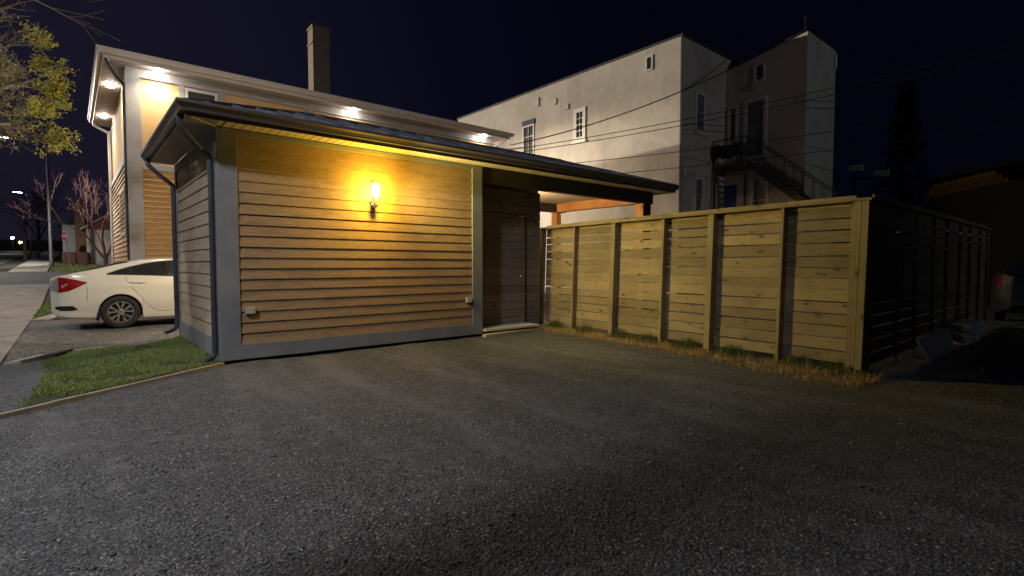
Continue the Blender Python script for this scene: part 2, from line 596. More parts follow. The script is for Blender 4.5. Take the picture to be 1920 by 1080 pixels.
def noisy_sheet(name, x0, x1, y0, y1, step, dz, m, a=.012):
    nx = int(round((x1 - x0) / step)); ny = int(round((y1 - y0) / step))
    rows = []
    for j in range(ny + 1):
        y = y0 + (y1 - y0) * j / ny
        rows.append([(x0 + (x1 - x0) * i / nx, y, dz + relief(x0 + (x1 - x0) * i / nx, y, a)) for i in range(nx + 1)])
    o = MB().grid(rows).build(name, m, smooth=True)
    o['kind'] = 'structure'
    return o

noisy_sheet('gravel_lot', -2.12, 18, -13, 2.3, .09, .0, M['gravel'], .016)
noisy_sheet('driveway', -2.12, 3.2, 2.3, 8.3, .09, .0, M['drive'], .012)
# sidewalk slabs with joints, following the slope
sw = MB()
y = -14.0
while y < 23.2:
    y2 = min(y + 1.5, 23.4)
    sw.hexa([(-3.7, y + .006, T(y) - .05), (-2.12, y + .006, T(y) - .05), (-2.12, y2 - .006, T(y2) - .05), (-3.7, y2 - .006, T(y2) - .05),
             (-3.7, y + .006, T(y) + .022), (-2.12, y + .006, T(y) + .022), (-2.12, y2 - .006, T(y2) + .022), (-3.7, y2 - .006, T(y2) + .022)])
    y = y2
y = 34.5
while y < 110:
    y2 = y + 1.5
    sw.hexa([(-4.2, y + .006, T(y) - .05), (-2.5, y + .006, T(y) - .05), (-2.5, y2 - .006, T(y2) - .05), (-4.2, y2 - .006, T(y2) - .05),
             (-4.2, y + .006, T(y) + .022), (-2.5, y + .006, T(y) + .022), (-2.5, y2 - .006, T(y2) + .022), (-4.2, y2 - .006, T(y2) + .022)])
    y = y2
kind(sw.build('sidewalk', M['concrete'], bevel=.008), 'structure')
cs = MB().grid([[(-60, y, T(y) + .004), (60, y, T(y) + .004)] for y in (23.6, 34.3)]).build('cross_street', M['asphalt'])
cs['kind'] = 'structure'
sheet('road', -14, -6.4, (-60, 14, 23.55), -.004, M['asphalt'])
sheet('far_road', -14, -5.2, (34.35, 60, 100, 128), -.004, M['asphalt'])
sheet('road_crossing', -80, 60, (100, 122), .02, M['farroad'])
# grass verges (base) : beside the sidewalk and beyond
sheet('verge', -6.2, -3.72, (-60, 14, 23.4), -.02, M['lawnbase'])
sheet('lawn_strip', -2.1, -.3, (8.32, 14, 23.4), -.01, M['lawnbase'])
sheet('corner_lawn', -2.45, 40, (34.5, 70, 99), -.01, M['lawnbase'])
sheet('yard_lawn', -.3, 60, (18, 23.4), -.012, M['lawnbase'])

# lawn patch beside the shed
LAWN = [(-.02, .02), (-1.2, -.80), (-1.76, -1.18), (-1.72, -.3), (-1.66, .6), (-1.70, 1.55), (-1.35, 2.3), (-.2, 2.72), (-.02, 3.1)]
lp = MB()
c = (-.7, .8)
n = len(LAWN)
lp.add([(x, y, .012) for x, y in LAWN] + [(c[0], c[1], .05)], [(i, (i + 1) % n, n) for i in range(n)])
kind(lp.build('lawn_patch', M['lawnbase'], smooth=True), 'structure')

def inside(poly, x, y):
    r = False
    for (x1, y1), (x2, y2) in zip(poly, poly[1:] + poly[:1]):
        if (y1 > y) != (y2 > y) and x < (x2 - x1) * (y - y1) / (y2 - y1) + x1:
            r = not r
    return r

def blades(name, pts, hmin, hmax, wid, m, lean=.5, zf=None):
    """single-blade triangles pairs; pts = list of (x, y, z, hscale)"""
    V, F = [], []
    for (x, y, z, hs_) in pts:
        h = random.uniform(hmin, hmax) * hs_
        a = random.uniform(0, 2 * PI)
        l = random.uniform(0, lean) * h
        la = random.uniform(0, 2 * PI)
        dx, dy = math.cos(a) * wid / 2, math.sin(a) * wid / 2
        mx, my = x + math.cos(la) * l * .35, y + math.sin(la) * l * .35
        tx, ty = x + math.cos(la) * l, y + math.sin(la) * l
        o = len(V)
        V += [(x - dx, y - dy, z), (x + dx, y + dy, z), (mx + dx * .7, my + dy * .7, z + h * .6), (mx - dx * .7, my - dy * .7, z + h * .6),
              (tx, ty, z + h * (1 - .25 * l / max(h, 1e-4)))]
        F += [(o, o + 1, o + 2, o + 3), (o + 3, o + 2, o + 4)]
    return obj_from(name, V, F, m, smooth=True)

pts = []
while len(pts) < 46000:
    x, y = random.uniform(-1.85, 0), random.uniform(-1.2, 3.1)
    jx = x + .09 * mnoise.noise((x * 5, y * 5, 3))
    if inside(LAWN, jx, y):
        t = mnoise.noise((x * 2.2, y * 2.2, 1))
        if random.random() < .48 + 1.1 * t:
            pts.append((x, y, .015 + .02 * max(0, 1 - abs(x + .7)), .8 + .5 * t + (.5 if x < -1.45 and y < 0 else 0)))
kind(blades('lawn_grass', pts, .02, .055, .005, M['grass'], 1.0), 'stuff', 'short green grass on the small lawn beside the grey and tan outbuilding', 'grass')
pts = []
while len(pts) < 9000:
    x, y = random.uniform(-2.1, -.35), random.uniform(8.4, 15)
    pts.append((x, y, T(y) - .01, 1))
for _ in range(6000):
    x, y = random.uniform(-6, -3.75), random.uniform(2, 23)
    pts.append((x, y, T(y) - .01, 1))
for _ in range(5000):
    x, y = random.uniform(-2.4, 3), random.uniform(34.6, 46)
    pts.append((x, y, T(y) - .01, 1.3))
kind(blades('verge_grass', pts, .04, .10, .018, M['grass'], .8), 'stuff', 'rough green grass of the verge beside the sidewalk', 'grass')

# ------------------------------------------------------------------ loose stones over the lot
def stones(name, npts, m):
    phi = (1 + 5 ** .5) / 2
    ico = np.array([(-1, phi, 0), (1, phi, 0), (-1, -phi, 0), (1, -phi, 0), (0, -1, phi), (0, 1, phi), (0, -1, -phi), (0, 1, -phi),
                    (phi, 0, -1), (phi, 0, 1), (-phi, 0, -1), (-phi, 0, 1)]) / 1.9
    fc = np.array([(0, 11, 5), (0, 5, 1), (0, 1, 7), (0, 7, 10), (0, 10, 11), (1, 5, 9), (5, 11, 4), (11, 10, 2), (10, 7, 6), (7, 1, 8),
                   (3, 9, 4), (3, 4, 2), (3, 2, 6), (3, 6, 8), (3, 8, 9), (4, 9, 5), (2, 4, 11), (6, 2, 10), (8, 6, 7), (9, 8, 1)])
    V, F = [], []
    cnt = 0
    cx, cy = -1.41, -7.24
    while cnt < npts:
        d = 2.0 * (15 / 2.0) ** random.random()
        an = math.radians(49.7) + random.uniform(-.86, .86)
        x, y = cx + d * math.cos(an), cy + d * math.sin(an)
        if y > 8 or x < -2.05 or inside(LAWN, x, y) or (x > -.02 and y > -.03) or x > 12:
            continue
        s = random.choice((.003, .0035, .004, .005, .0065)) * random.uniform(.7, 1.3) * (1.25 if y > 2.3 else 1)
        if random.random() < .03:
            s *= 1.7
        p = ico * (s * rng.uniform(.6, 1.25, (12, 1))) * np.array([random.uniform(.8, 1.4), random.uniform(.8, 1.4), random.uniform(.5, .9)])
        a = random.uniform(0, 6.28)
        R = np.array([[math.cos(a), -math.sin(a), 0], [math.sin(a), math.cos(a), 0], [0, 0, 1]])
        p = p @ R.T + np.array([x, y, relief(x, y, .016) + s * .3])
        V.append(p)
        F.append(fc + 12 * cnt)
        cnt += 1
    V = np.concatenate(V); F = np.concatenate(F)
    me = bpy.data.meshes.new(name)
    me.vertices.add(len(V)); me.vertices.foreach_set('co', V.ravel().astype(np.float32))
    me.loops.add(F.size); me.loops.foreach_set('vertex_index', F.ravel().astype(np.int32))
    me.polygons.add(len(F)); me.polygons.foreach_set('loop_start', np.arange(0, F.size, 3, dtype=np.int32))
    me.update(calc_edges=True)
    me.validate()
    me.materials.append(m)
    o = bpy.data.objects.new(name, me)
    COL.objects.link(o)
    return o

kind(stones('loose_gravel', 42000, M['stone']), 'stuff', 'loose grey gravel stones strewn over the parking lot', 'gravel')

# fallen leaves and chips of straw on the lot
pts = []
for _ in range(520):
    x, y = random.uniform(-1.6, 9), random.uniform(-7, 2.2 if random.random() < .25 else -.3)
    pts.append((x, y, relief(x, y, .016) + .006, 1))
V, F = [], []
for x, y, z, _ in pts:
    a = random.uniform(0, 6.28); s = random.uniform(.006, .016); k = random.uniform(.15, .8)
    ca, sa = math.cos(a), math.sin(a)
    o = len(V)
    V += [(x - ca * s, y - sa * s, z), (x + sa * s * k, y - ca * s * k, z + .006), (x + ca * s, y + sa * s, z + .003), (x - sa * s * k, y + ca * s * k, z + .008)]
    F.append((o, o + 1, o + 2, o + 3))
kind(obj_from('leaf_litter', V, F, M['drygrass']), 'stuff', 'scattered dry leaf and straw litter on the gravel', 'litter')

# ------------------------------------------------------------------ lawn edging, kerbs
eb = MB()
A = Vector((.0, -.03, 0)); B = Vector((-2.12, -1.50, 0))
prev = A
for k in range(4):
    q = A.lerp(B, (k + 1) / 4)
    eb.bar(prev + Vector((0, 0, .004)), q + Vector((.004, .004, .004 + random.uniform(-.004, .004))), .04, .06)
    prev = q
tag(eb.build('timber_edging', M['kerb'], bevel=.004, loc=(-1, -.8, 0)), 'thin weathered timber edging between the small lawn and the gravel', 'edging')
kb = MB()
kb.hexa([(-2.08, 1.70, -.03), (-1.93, 1.72, -.03), (-1.70, 2.10, -.03), (-1.80, 2.16, -.03), (-2.08, 1.70, .04), (-1.93, 1.72, .045), (-1.70, 2.10, .05), (-1.80, 2.16, .04)])
tag(kb.build('kerb_stone', M['kerb'], bevel=.012, loc=(-1.9, 1.9, 0)), 'pale broken concrete kerb piece nearest the sidewalk at the lawn corner', 'kerb stone')
kb = MB()
kb.hexa([(-1.74, 1.98, -.03), (-1.60, 1.98, -.03), (-1.42, 2.40, -.03), (-1.55, 2.43, -.03), (-1.74, 1.98, .05), (-1.60, 1.98, .06), (-1.42, 2.40, .06), (-1.55, 2.43, .045)])
tag(kb.build('kerb_stone', M['soil'], bevel=.015, loc=(-1.6, 2.2, 0)), 'brown soil-stained kerb piece beside the far edge of the lawn', 'kerb stone')
kb = MB()
kb.bar((-1.40, 2.42, .01), (-.1, 2.80, .012), .05, .05)
tag(kb.build('timber_edging', M['kerb'], bevel=.005, loc=(-.8, 2.6, 0)), 'low edging strip between the lawn and the driveway of the white car', 'edging')
kb = MB()
kb.hexa([(-2.12, 8.15, -.03), (-1.80, 8.15, -.03), (-1.20, 10.2, -.03), (-1.50, 10.3, -.03), (-2.12, 8.15, .05), (-1.80, 8.15, .05), (-1.20, 10.2, .10), (-1.50, 10.3, .10)])
tag(kb.build('kerb_stone', M['kerb'], bevel=.02, loc=(-1.6, 9, 0)), 'pinkish concrete kerb slab behind the rear of the white car', 'kerb stone')

# ------------------------------------------------------------------ the outbuilding (shed) in the middle
S = thing('garage_outbuilding', (2.4, 1.6, 0), 'low tan and grey lap-sided outbuilding with dark metal roof and porch beside the gravel', 'outbuilding')
WX = 5.74          # right end of the recessed wall
REC = .35          # recess of the dark wall
YB = 3.25          # rear
mb = MB()
mb.prism([(.02, .02), (4.0, .02), (4.0, REC + .03), (WX, REC + .03), (WX, YB), (.02, YB)], 2, .07, 2.95)
mb.build('wall', M['siding_side'], S)
MB().prism([(.06, .06), (3.98, .06), (3.98, REC + .05), (WX - .02, REC + .05), (WX - .02, YB - .05), (.06, YB - .05)], 2, -.05, .068).build('foundation', M['slab'], S)

def lap_rows(z0, z1, e):
    n = max(1, int(round((z1 - z0) / e)))
    return [(z0 + (z1 - z0) * i / n, z0 + (z1 - z0) * (i + 1) / n) for i in range(n)]

mb = MB()
for a, b in lap_rows(.237, 2.862, .1355):
    j = random.uniform(-.0015, .0015)
    cutx = random.uniform(.8, 3.2)
    for u0_, u1_ in ((.2, cutx - .0015), (cutx + .0015, 3.83)):
        j2 = j + random.uniform(-.0015, .0015)
        mb.prism([(.02, a - .004 + j), (-.016 + j2, a - .004 + j), (-.016 + j2, a + .006 + j), (.0, b + .002), (.02, b + .002)], 0, u0_, u1_)
mb.build('front_siding', M['siding'], S)
mb = MB()
for a, b in lap_rows(.30, 2.80, .165):
    mb.prism([(.02, a - .004), (-.014, a - .004), (-.014, a + .004), (.001, b + .002), (.02, b + .002)], 1, .14, YB)
mb.build('side_siding', M['siding_side'], S)
# trim boards
MB().box(-.024, .207, -.03, .012, .045, 2.93).build('corner_trim', M['trim'], S, .004)
MB().box(-.026, .012, .0125, .14, .045, 2.93).build('corner_trim', M['trim'], S, .004)
MB().box(-.026, .012, YB - .12, YB + .01, .05, 2.93).build('corner_trim', M['trim'], S, .004)
MB().box(3.825, 4.035, -.03, REC - .004, .045, 2.93).build('corner_trim', M['trim'], S, .004)
MB().box(.2075, 3.8245, -.028, .012, .045, .235).build('base_trim', M['trim'], S, .004)
MB().box(-.024, .012, .1405, YB - .1205, .045, .30).build('base_trim', M['trim'], S, .004)
MB().box(.2075, 3.8245, -.028, .012, 2.864, 2.93).build('frieze_board', M['trim'], S, .003)
MB().box(-.024, .012, .1405, YB - .1205, 2.80, 2.93).build('frieze_board', M['trim'], S, .003)
# recessed dark board wall and the flush door
def board_wall(x0, x1, z0, z1, y, seed):
    r = random.Random(seed)
    mb = MB(); z = z0
    while z < z1 - .02:
        h = min(r.choice((.135, .14, .19, .20, .16)), z1 - z)
        if z1 - z - h < .04:
            h = z1 - z
        d = r.uniform(-.004, .004)
        mb.box(x0, x1, y - .022 + d, y + .03, z + .0035, z + h - .0035)
        z += h
    return mb
board_wall(4.036, 5.335, .115, 2.20, REC, 3).build('door', M['darkwood'], S)
board_wall(5.375, WX, .10, 2.66, REC, 3).build('board_cladding', M['darkwood'], S)
board_wall(4.036, 5.374, 2.225, 2.66, REC, 5).build('board_cladding', M['darkwood'], S)
MB().box(5.336, 5.374, REC - .034, REC + .02, .10, 2.224).build('door_jamb', M['beamshade'], S, .003)
hd = MB(); hd.tube([(5.14, REC - .075, 2.175), (5.29, REC - .075, 2.175)], .012, 8); hd.box(5.13, 5.15, REC - .08, REC - .02, 2.16, 2.19); hd.box(5.28, 5.3, REC - .08, REC - .02, 2.16, 2.19)
hd.build('door_handle', M['steel'], S, smooth=False)
for x in (4.2, 4.55, 4.82):
    MB().lathe([(.006, -.004), (.01, 0), (.006, .012)], (x, REC - .03, 2.28), 1, 8).build('wall_stud', M['steel'], S)
MB().lathe([(.012, -.03), (.02, -.02), (.02, 0)], (5.22, REC - .025, 1.02), 1, 10).build('door_lock', M['steel'], S)
MB().box(4.045, 5.32, -.11, REC - .03, .085, .125).build('threshold', M['lumberw'], S, .003)
MB().box(4.045, 5.32, -.02, REC - .03, -.02, .084).build('door_sill', M['slab'], S)
# front beam over door and porch
MB().box(4.04, 9.08, .0, .14, 2.665, 2.93).build('front_beam', M['beamshade'], S, .004)
MB().box(8.74, 9.0, .005, .22, .0, 2.664).build('porch_post', M['beamshade'], S, .004)  # unlit front of the post, its shade carried by the dark colour
MB().box(8.7, 8.737, .01, .22, .0, 2.66).build('porch_post', M['cedarz'], S, .003)  # lamp-lit side of the same post, drawn as a cedar slab
MB().box(8.70, 8.88, .225, 2.80, 2.67, 2.93).build('side_beam', M['cedar'], S, .004)
MB().box(WX + .01, 9.05, 2.81, 2.98, 2.67, 2.93).build('rear_beam', M['beamshade'], S, .004)
MB().box(8.70, 8.88, 2.815, 3.0, 0, 2.665).build('porch_post', M['cedarz'], S, .004)
MB().box(5.67, 8.68, .16, 2.78, 2.885, 2.90).build('porch_ceiling', M['soffit'], S)
# soffits : front ribbed vinyl, sides plain
E0x, E1x, E0y, E1y = -.36, 9.40, -.36, 3.42
mb = MB()
x = E0x + .40
mb.box(E0x + .02, E1x, E0y, .02, 2.945, 2.955)
while x < E1x - .05:
    mb.box(x + .008, x + .098, E0y, -.031, 2.937, 2.9448)
    x += .105
mb.build('front_soffit', M['soffit'], S)
mb = MB()
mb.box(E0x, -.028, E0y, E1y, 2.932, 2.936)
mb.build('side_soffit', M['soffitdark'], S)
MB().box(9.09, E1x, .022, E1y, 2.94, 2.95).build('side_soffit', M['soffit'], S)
# J-trim sliver at the mitre
MB().bar((E0x + .03, E0y + .03, 2.929), (-.03, -.035, 2.929), .018, .006).build('mitre_strip', M['soffit'], S)
# fascia + gutters (K profile)
FZ0, FZ1 = 2.925, 3.06
fb = MB()
fb.box(E0x - .02, E1x + .02, E0y - .018, E0y, FZ0, FZ1)
fb.box(E0x - .018, E0x, E0y + .001, E1y, FZ0, FZ1)
fb.box(E1x, E1x + .018, E0y + .001, E1y, FZ0, FZ1)
fb.build('fascia', M['gutter'], S)
def gutter_prof(o, s):
    # (offset outward, z)
    return [(o, 2.972), (o + s * .062, 2.972), (o + s * .066, 2.990), (o + s * .082, 3.022), (o + s * .104, 3.045), (o + s * .104, 3.078), (o + s * .090, 3.078),
            (o + s * .090, 3.055), (o + s * .072, 3.03), (o + s * .054, 2.984), (o, 2.984)]
g = MB()
def mitred(mbx, prof, axis, ends):
    n = len(prof)
    vs = []
    for (d, z) in prof:
        vs.append(ends(0, d, z))
    for (d, z) in prof:
        vs.append(ends(1, d, z))
    fs = [(i, (i + 1) % n, n + (i + 1) % n, n + i) for i in range(n)]
    fs += [tuple(range(n))[::-1], tuple(range(n, 2 * n))]
    mbx.add(vs, fs)
prof = gutter_prof(0, 1)
mitred(g, prof, 0, lambda e, d, z: (E0x - .02 - d if e == 0 else E1x + .02, E0y - .0185 - d, z))
g.build('front_gutter', M['gutter'], S)
g = MB()
mitred(g, prof, 1, lambda e, d, z: (E0x - .0205 - d, E0y - .02 - d if e == 0 else E1y - .05, z))
g.build('side_gutter', M['gutter'], S)
# hip roof, standing seams
tanr = math.tan(math.radians(18))
yr = (E0y + E1y) / 2
zr = 3.075 + (yr - E0y + .05) * tanr
e0x, e1x, e0y, e1y = E0x - .05, E1x + .05, E0y - .05, E1y + .05
hw = yr - e0y
R1, R2 = (e0x + hw, yr, zr), (e1x - hw, yr, zr)
rf = MB()
c00, c10, c11, c01 = (e0x, e0y, 3.075), (e1x, e0y, 3.075), (e1x, e1y, 3.075), (e0x, e1y, 3.075)
rf.add([c00, c10, c11, c01, R1, R2] + [(p[0], p[1], p[2] - .03) for p in (c00, c10, c11, c01, R1, R2)],
       [(0, 1, 5, 4), (1, 2, 5), (2, 3, 4, 5), (3, 0, 4), (7, 6, 10, 11), (8, 7, 11), (9, 8, 11, 10), (6, 9, 10),
        (0, 6, 7, 1), (1, 7, 8, 2), (2, 8, 9, 3), (3, 9, 6, 0)])
rb = rf
x = e0x + .25
while x < e1x - .1:
    run = min(x - e0x, e1x - x, hw)
    a = Vector((x, e0y - .012, 3.082)); b = Vector((x, e0y + run, 3.082 + run * tanr))
    rb.bar(a, b, .045, .03)
    x += .38
roof = rf.build('roof', M['roofmetal'], S)
mb = MB()
mb.bar((R1[0], yr, zr + .01), (R2[0], yr, zr + .01), .16, .03)
mb.bar(Vector(c00) + Vector((0, 0, .012)), Vector(R1) + Vector((0, 0, .012)), .12, .025)
mb.bar(Vector(c10) + Vector((0, 0, .012)), Vector(R2) + Vector((0, 0, .012)), .12, .025)
mb.build('ridge_cap', M['roofmetal'], roof)
# downspouts
def smooth_path(pts, k=6):
    pts = [Vector(p) for p in pts]
    out = []
    for i in range(len(pts) - 1):
        p0 = pts[max(i - 1, 0)]; p1 = pts[i]; p2 = pts[i + 1]; p3 = pts[min(i + 2, len(pts) - 1)]
        for j in range(k):
            t = j / k
            out.append(.5 * ((2 * p1) + (-p0 + p2) * t + (2 * p0 - 5 * p1 + 4 * p2 - p3) * t * t + (-p0 + 3 * p1 - 3 * p2 + p3) * t ** 3))
    out.append(pts[-1])
    return out
def downspout(parent, path, r, m, straps=()):
    mb = MB(); mb.tube(smooth_path(path), r, 10)
    o = mb.build('downspout', m, parent, smooth=True)
    if straps:
        for p in straps:
            MB().lathe([(r + .004, -.012), (r + .004, .012)], p, 2, 12).build('strap', m, o)
    return o
downspout(S, [(-.41, -.12, 2.985), (-.41, -.12, 2.93), (-.38, -.10, 2.83), (-.20, .00, 2.66), (-.085, .065, 2.56), (-.07, .075, 2.45), (-.07, .075, 1.9), (-.07, .075, 1.2), (-.07, .075, .6), (-.07, .075, .20),
              (-.10, .06, .10), (-.22, .0, .05)], .034, M['downpipe'], [(-.07, .075, 1.9), (-.07, .075, .7)])
downspout(S, [(-.41, 3.18, 2.985), (-.41, 3.18, 2.93), (-.38, 3.16, 2.86), (-.22, 3.14, 2.70), (-.085, 3.14, 2.58), (-.065, 3.14, 2.46), (-.065, 3.14, 1.8), (-.065, 3.14, 1.0), (-.065, 3.14, .30),
              (-.10, 3.12, .17), (-.24, 3.06, .12)], .034, M['downpipe'], [(-.065, 3.14, 1.8), (-.065, 3.14, .7)])
# small outlet covers low on the front siding
for bx, bz in ((.322, .663), (3.745, .648)):
    mb = MB()
    mb.box(bx - .058, bx + .058, -.052, -.006, bz - .042, bz + .042)
    o = mb.build('outlet_box', M['box'], S, .006)
    MB().prism([(-.053, bz - .036), (-.062, bz - .036), (-.058, bz + .038), (-.053, bz + .038)], 0, bx - .05, bx + .05).build('cover_flap', M['box'], o)
# porch lamp on the inner wall (lights the cedar beams)
pl = thing('porch_lamp', (5.72, 1.7, 2.35), 'small lamp on the porch side wall under the cedar beams', 'lamp')
MB().box(WX + .001, WX + .04, 1.62, 1.78, 2.28, 2.42).build('back_plate', M['steel'], pl)
MB().lathe([(.02, -.06), (.05, -.04), (.06, 0), (.05, .04), (.02, .06)], (5.75, 1.7, 2.36), 2, 12).build('bulb', M['bulb'], pl, smooth=True)
point('porch_light', pl, (6.0, 1.7, 2.3), 190, (1, .72, .40), .05)

rl_ = thing('added_rear_lamp', (.9, 3.3, 2.3), 'added unseen lamp on the outbuilding rear wall lighting the white car', 'wall lamp')  # added out of sight to brighten the car side and house siding
MB().box(.82, .98, YB + .001, YB + .04, 2.2, 2.4).build('back_plate', M['steel'], rl_)
MB().lathe([(.02, -.07), (.05, -.04), (.06, 0), (.05, .04), (.02, .07)], (.9, YB + .11, 2.3), 2, 12).build('bulb', M['bulb'], rl_, smooth=True)
point('added_rear_light', rl_, (.9, YB + .24, 2.3), 150, (1, .80, .50), .05)

# ------------------------------------------------------------------ warm wall lamp
LX, LZ = 2.02, 2.30
wl = thing('wall_lamp', (LX, -.02, 2.15), 'lit brass wall lamp with glowing yellow bulb on tan siding', 'wall lamp')
MB().lathe([(.044, 0), (.042, -.014), (.024, -.024)], (LX, -.018, 2.12), 1, 20).build('back_plate', M['steel'], wl, smooth=True)
MB().tube(smooth_path([(LX, -.03, 2.12), (LX, -.07, 2.10), (LX, -.11, 2.11), (LX, -.125, 2.16)]), .012, 8).build('arm', M['steel'], wl, smooth=True)
MB().lathe([(.018, 2.09), (.036, 2.10), (.036, 2.225), (.030, 2.235)], (LX, -.13, 0), 2, 18).build('socket', M['steel'], wl, smooth=True)
prof = [(.026, 2.236), (.036, 2.255), (.046, 2.29), (.05, 2.33), (.047, 2.375), (.034, 2.415), (.008, 2.43)]
MB().lathe(prof, (LX, -.13, 0), 2, 20).build('bulb', M['bulb'], wl, smooth=True)
point('wall_lamp_glow', wl, (LX, -.30, 2.31), 82, (1, .60, .035), .05)
spot('wall_lamp_light', wl, (LX, -.27, 2.34), (.86, -.50, -.05), 450, (1, .80, .24), .06, 126, 1.0)

# lumber sill on the gravel before the door
mb = MB()
mb.hexa([(3.98, -.20, .0), (5.42, -.10, .0), (5.41, .0, .0), (3.97, -.10, .0), (3.98, -.20, .05), (5.42, -.10, .05), (5.41, .0, .05), (3.97, -.10, .05)])
tag(mb.build('lumber_plank', M['lumber'], bevel=.004, loc=(4.8, .15, 0)), 'pale lumber plank lying on the gravel before the dark door', 'plank')

# ------------------------------------------------------------------ fences
FA = Vector((5.40, -5.31, 0)); FB = Vector((5.925, .37, 0))
FD = (FB - FA).normalized(); FNrm = Vector((-FD.y, FD.x, 0))   # points to -x (toward the lot)
if FNrm.x > 0:
    FNrm = -FNrm
Flen = (FB - FA).length
LEAN = .03
def fp(s, n, z):
    p = FA + FD * s + FNrm * n
    return (p.x + LEAN * z * .9, p.y - LEAN * z * .3, z)
def fbox(mb, s0, s1, n0, n1, z0, z1, tilt=0):
    mb.hexa([fp(s0, n0, z0), fp(s1, n0, z0 + tilt), fp(s1, n1, z0 + tilt), fp(s0, n1, z0), fp(s0, n0, z1), fp(s1, n0, z1 + tilt), fp(s1, n1, z1 + tilt), fp(s0, n1, z1)])
fe = thing('wooden_fence', (5.6, -2.5, 0), 'weathered horizontal board fence lit yellow facing the gravel lot', 'fence')
posts = [.0, 1.84, 3.72, 5.72]       # 4x4 posts (left edges seen at 1600,1330,1150,1010 px)
battens = [.86, 2.70, 4.75]
fr = random.Random(11)
courses = []
z = .10
for k in range(14):
    h = .1315 + fr.uniform(-.012, .012)
    courses.append((z, z + h))
    z += h + fr.choice((.002, .003, .005, .009, .013))
bays = [(.10, 1.85), (1.86, 3.72), (3.73, 5.71)]
for s0, s1 in bays:
    mb = MB()
    cut = [b for b in battens if s0 < b < s1][0] + .02
    for a, b in courses:
        for (u0, u1) in ((s0, cut - .003), (cut + .003, s1)):
            d = fr.uniform(-.003, .003)
            fbox(mb, u0, u1, -.010 + d, .012 + d, a + fr.uniform(-.002, .002), b + fr.uniform(-.004, .003), fr.uniform(-.006, .006))
    mb.build('board_panel', M['fence'], fe, .002)
for s in posts:
    mb = MB(); fbox(mb, s + (.03 if s == 0 else 0), s + .092, .016, .135, -.02, 1.955)
    mb.build('post', M['fencez'], fe, .004)
for s in battens:
    mb = MB(); fbox(mb, s, s + .042, .016, .125, .0, 1.955)
    mb.build('batten', M['fencez'], fe, .003)
mb = MB()
fbox(mb, -.085, -.012, -.09, .145, .07, 1.956); fbox(mb, -.008, .028, -.09, .142, .09, 1.956)
mb.build('corner_board', M['fencez'], fe, .003)
mb = MB()
fbox(mb, -.11, 2.9, -.03, .155, 1.958, 1.990)
fbox(mb, 2.903, 5.84, -.03, .155, 1.958, 1.992)
mb.build('cap_rail', M['fence'], fe, .003)
# the side fence running away into the dark
sf = thing('wooden_fence', (9, -5.45, 0), 'dark unlit board fence with thin glowing gaps receding on the right', 'fence')
def sbox(mb, x0, x1, y0, y1, z0, z1):
    mb.box(x0, x1, y0, y1, z0, z1)
XS = 5.50; XE = 12.9
nb = 4
for i in range(nb):
    a = XS + (XE - XS) * i / nb; b = XS + (XE - XS) * (i + 1) / nb
    mb = MB()
    for (z0, z1) in courses:
        sbox(mb, a + .005, b - .005, -5.388 + fr.uniform(-.002, .002), -5.37, z0 + fr.uniform(-.003, .003), z1 + fr.uniform(-.002, .002) - .002)
    mb.build('board_panel', M['fencex'], sf)
    mb = MB(); sbox(mb, b - .09, b, -5.43, -5.393, -.02, 1.95); mb.build('post', M['fencex'], sf)
    mb = MB(); sbox(mb, (a + b) / 2 - .02, (a + b) / 2 + .02, -5.43, -5.393, .0, 1.95); mb.build('batten', M['fencex'], sf)
MB().box(XS - .02, XE, -5.45, -5.34, 1.953, 1.985).build('cap_rail', M['fencex'], sf)

# dry grass along the foot of the fence
pts = []
for _ in range(15000):
    s = random.uniform(-.30, 5.6)
    wdt = .36 + .40 * max(0, (2.5 - s) / 2.5) + .10 * mnoise.noise((s * 3, 0, 0))
    nn = random.uniform(.0, 1) * wdt + .12 + (random.uniform(0, .4) if random.random() < .10 else 0)
    p = FA + FD * s + FNrm * nn
    den = .55 + .9 * mnoise.noise((p.x * 5, p.y * 5, 2))
    if random.random() < den:
        pts.append((p.x, p.y, .0, .6 + .6 * (1 - nn / (wdt + .12))))
kind(blades('dry_grass', pts, .03, .11, .005, M['drygrass'], 1.6), 'stuff', 'dry straw-coloured grass along the foot of the fence', 'grass')
pts = []
for cs_, rad, k in ((5.25, .35, 900), (4.4, .35, 500), (3.55, .3, 700), (2.95, .4, 700), (2.2, .35, 800), (1.5, .5, 600), (.6, .5, 500), (.1, .3, 250)):
    for _ in range(k):
        s = cs_ + random.gauss(0, rad * .5)
        nn = abs(random.gauss(.06, .09)) + .02
        p = FA + FD * s + FNrm * nn
        pts.append((p.x, p.y, 0, max(.3, 1.15 - abs(s - cs_) / rad)))
kind(blades('weed_tufts', pts, .06, .22, .006, M['weed'], .9), 'stuff', 'green weeds growing against the base of the fence', 'weeds')

# ------------------------------------------------------------------ the yellow house
H = thing('yellow_house', (5, 11, 0), 'two-storey yellow stucco house with lit soffit lights behind the outbuilding', 'house')
HX0, HX1, HY0, HY1, HZ = -.24, 11.05, 8.6, 15.4, 6.05
MB().box(HX0 + .02, HX1, HY0 + .02, HY1, -.1, HZ).build('wall', M['stucco_y'], H)
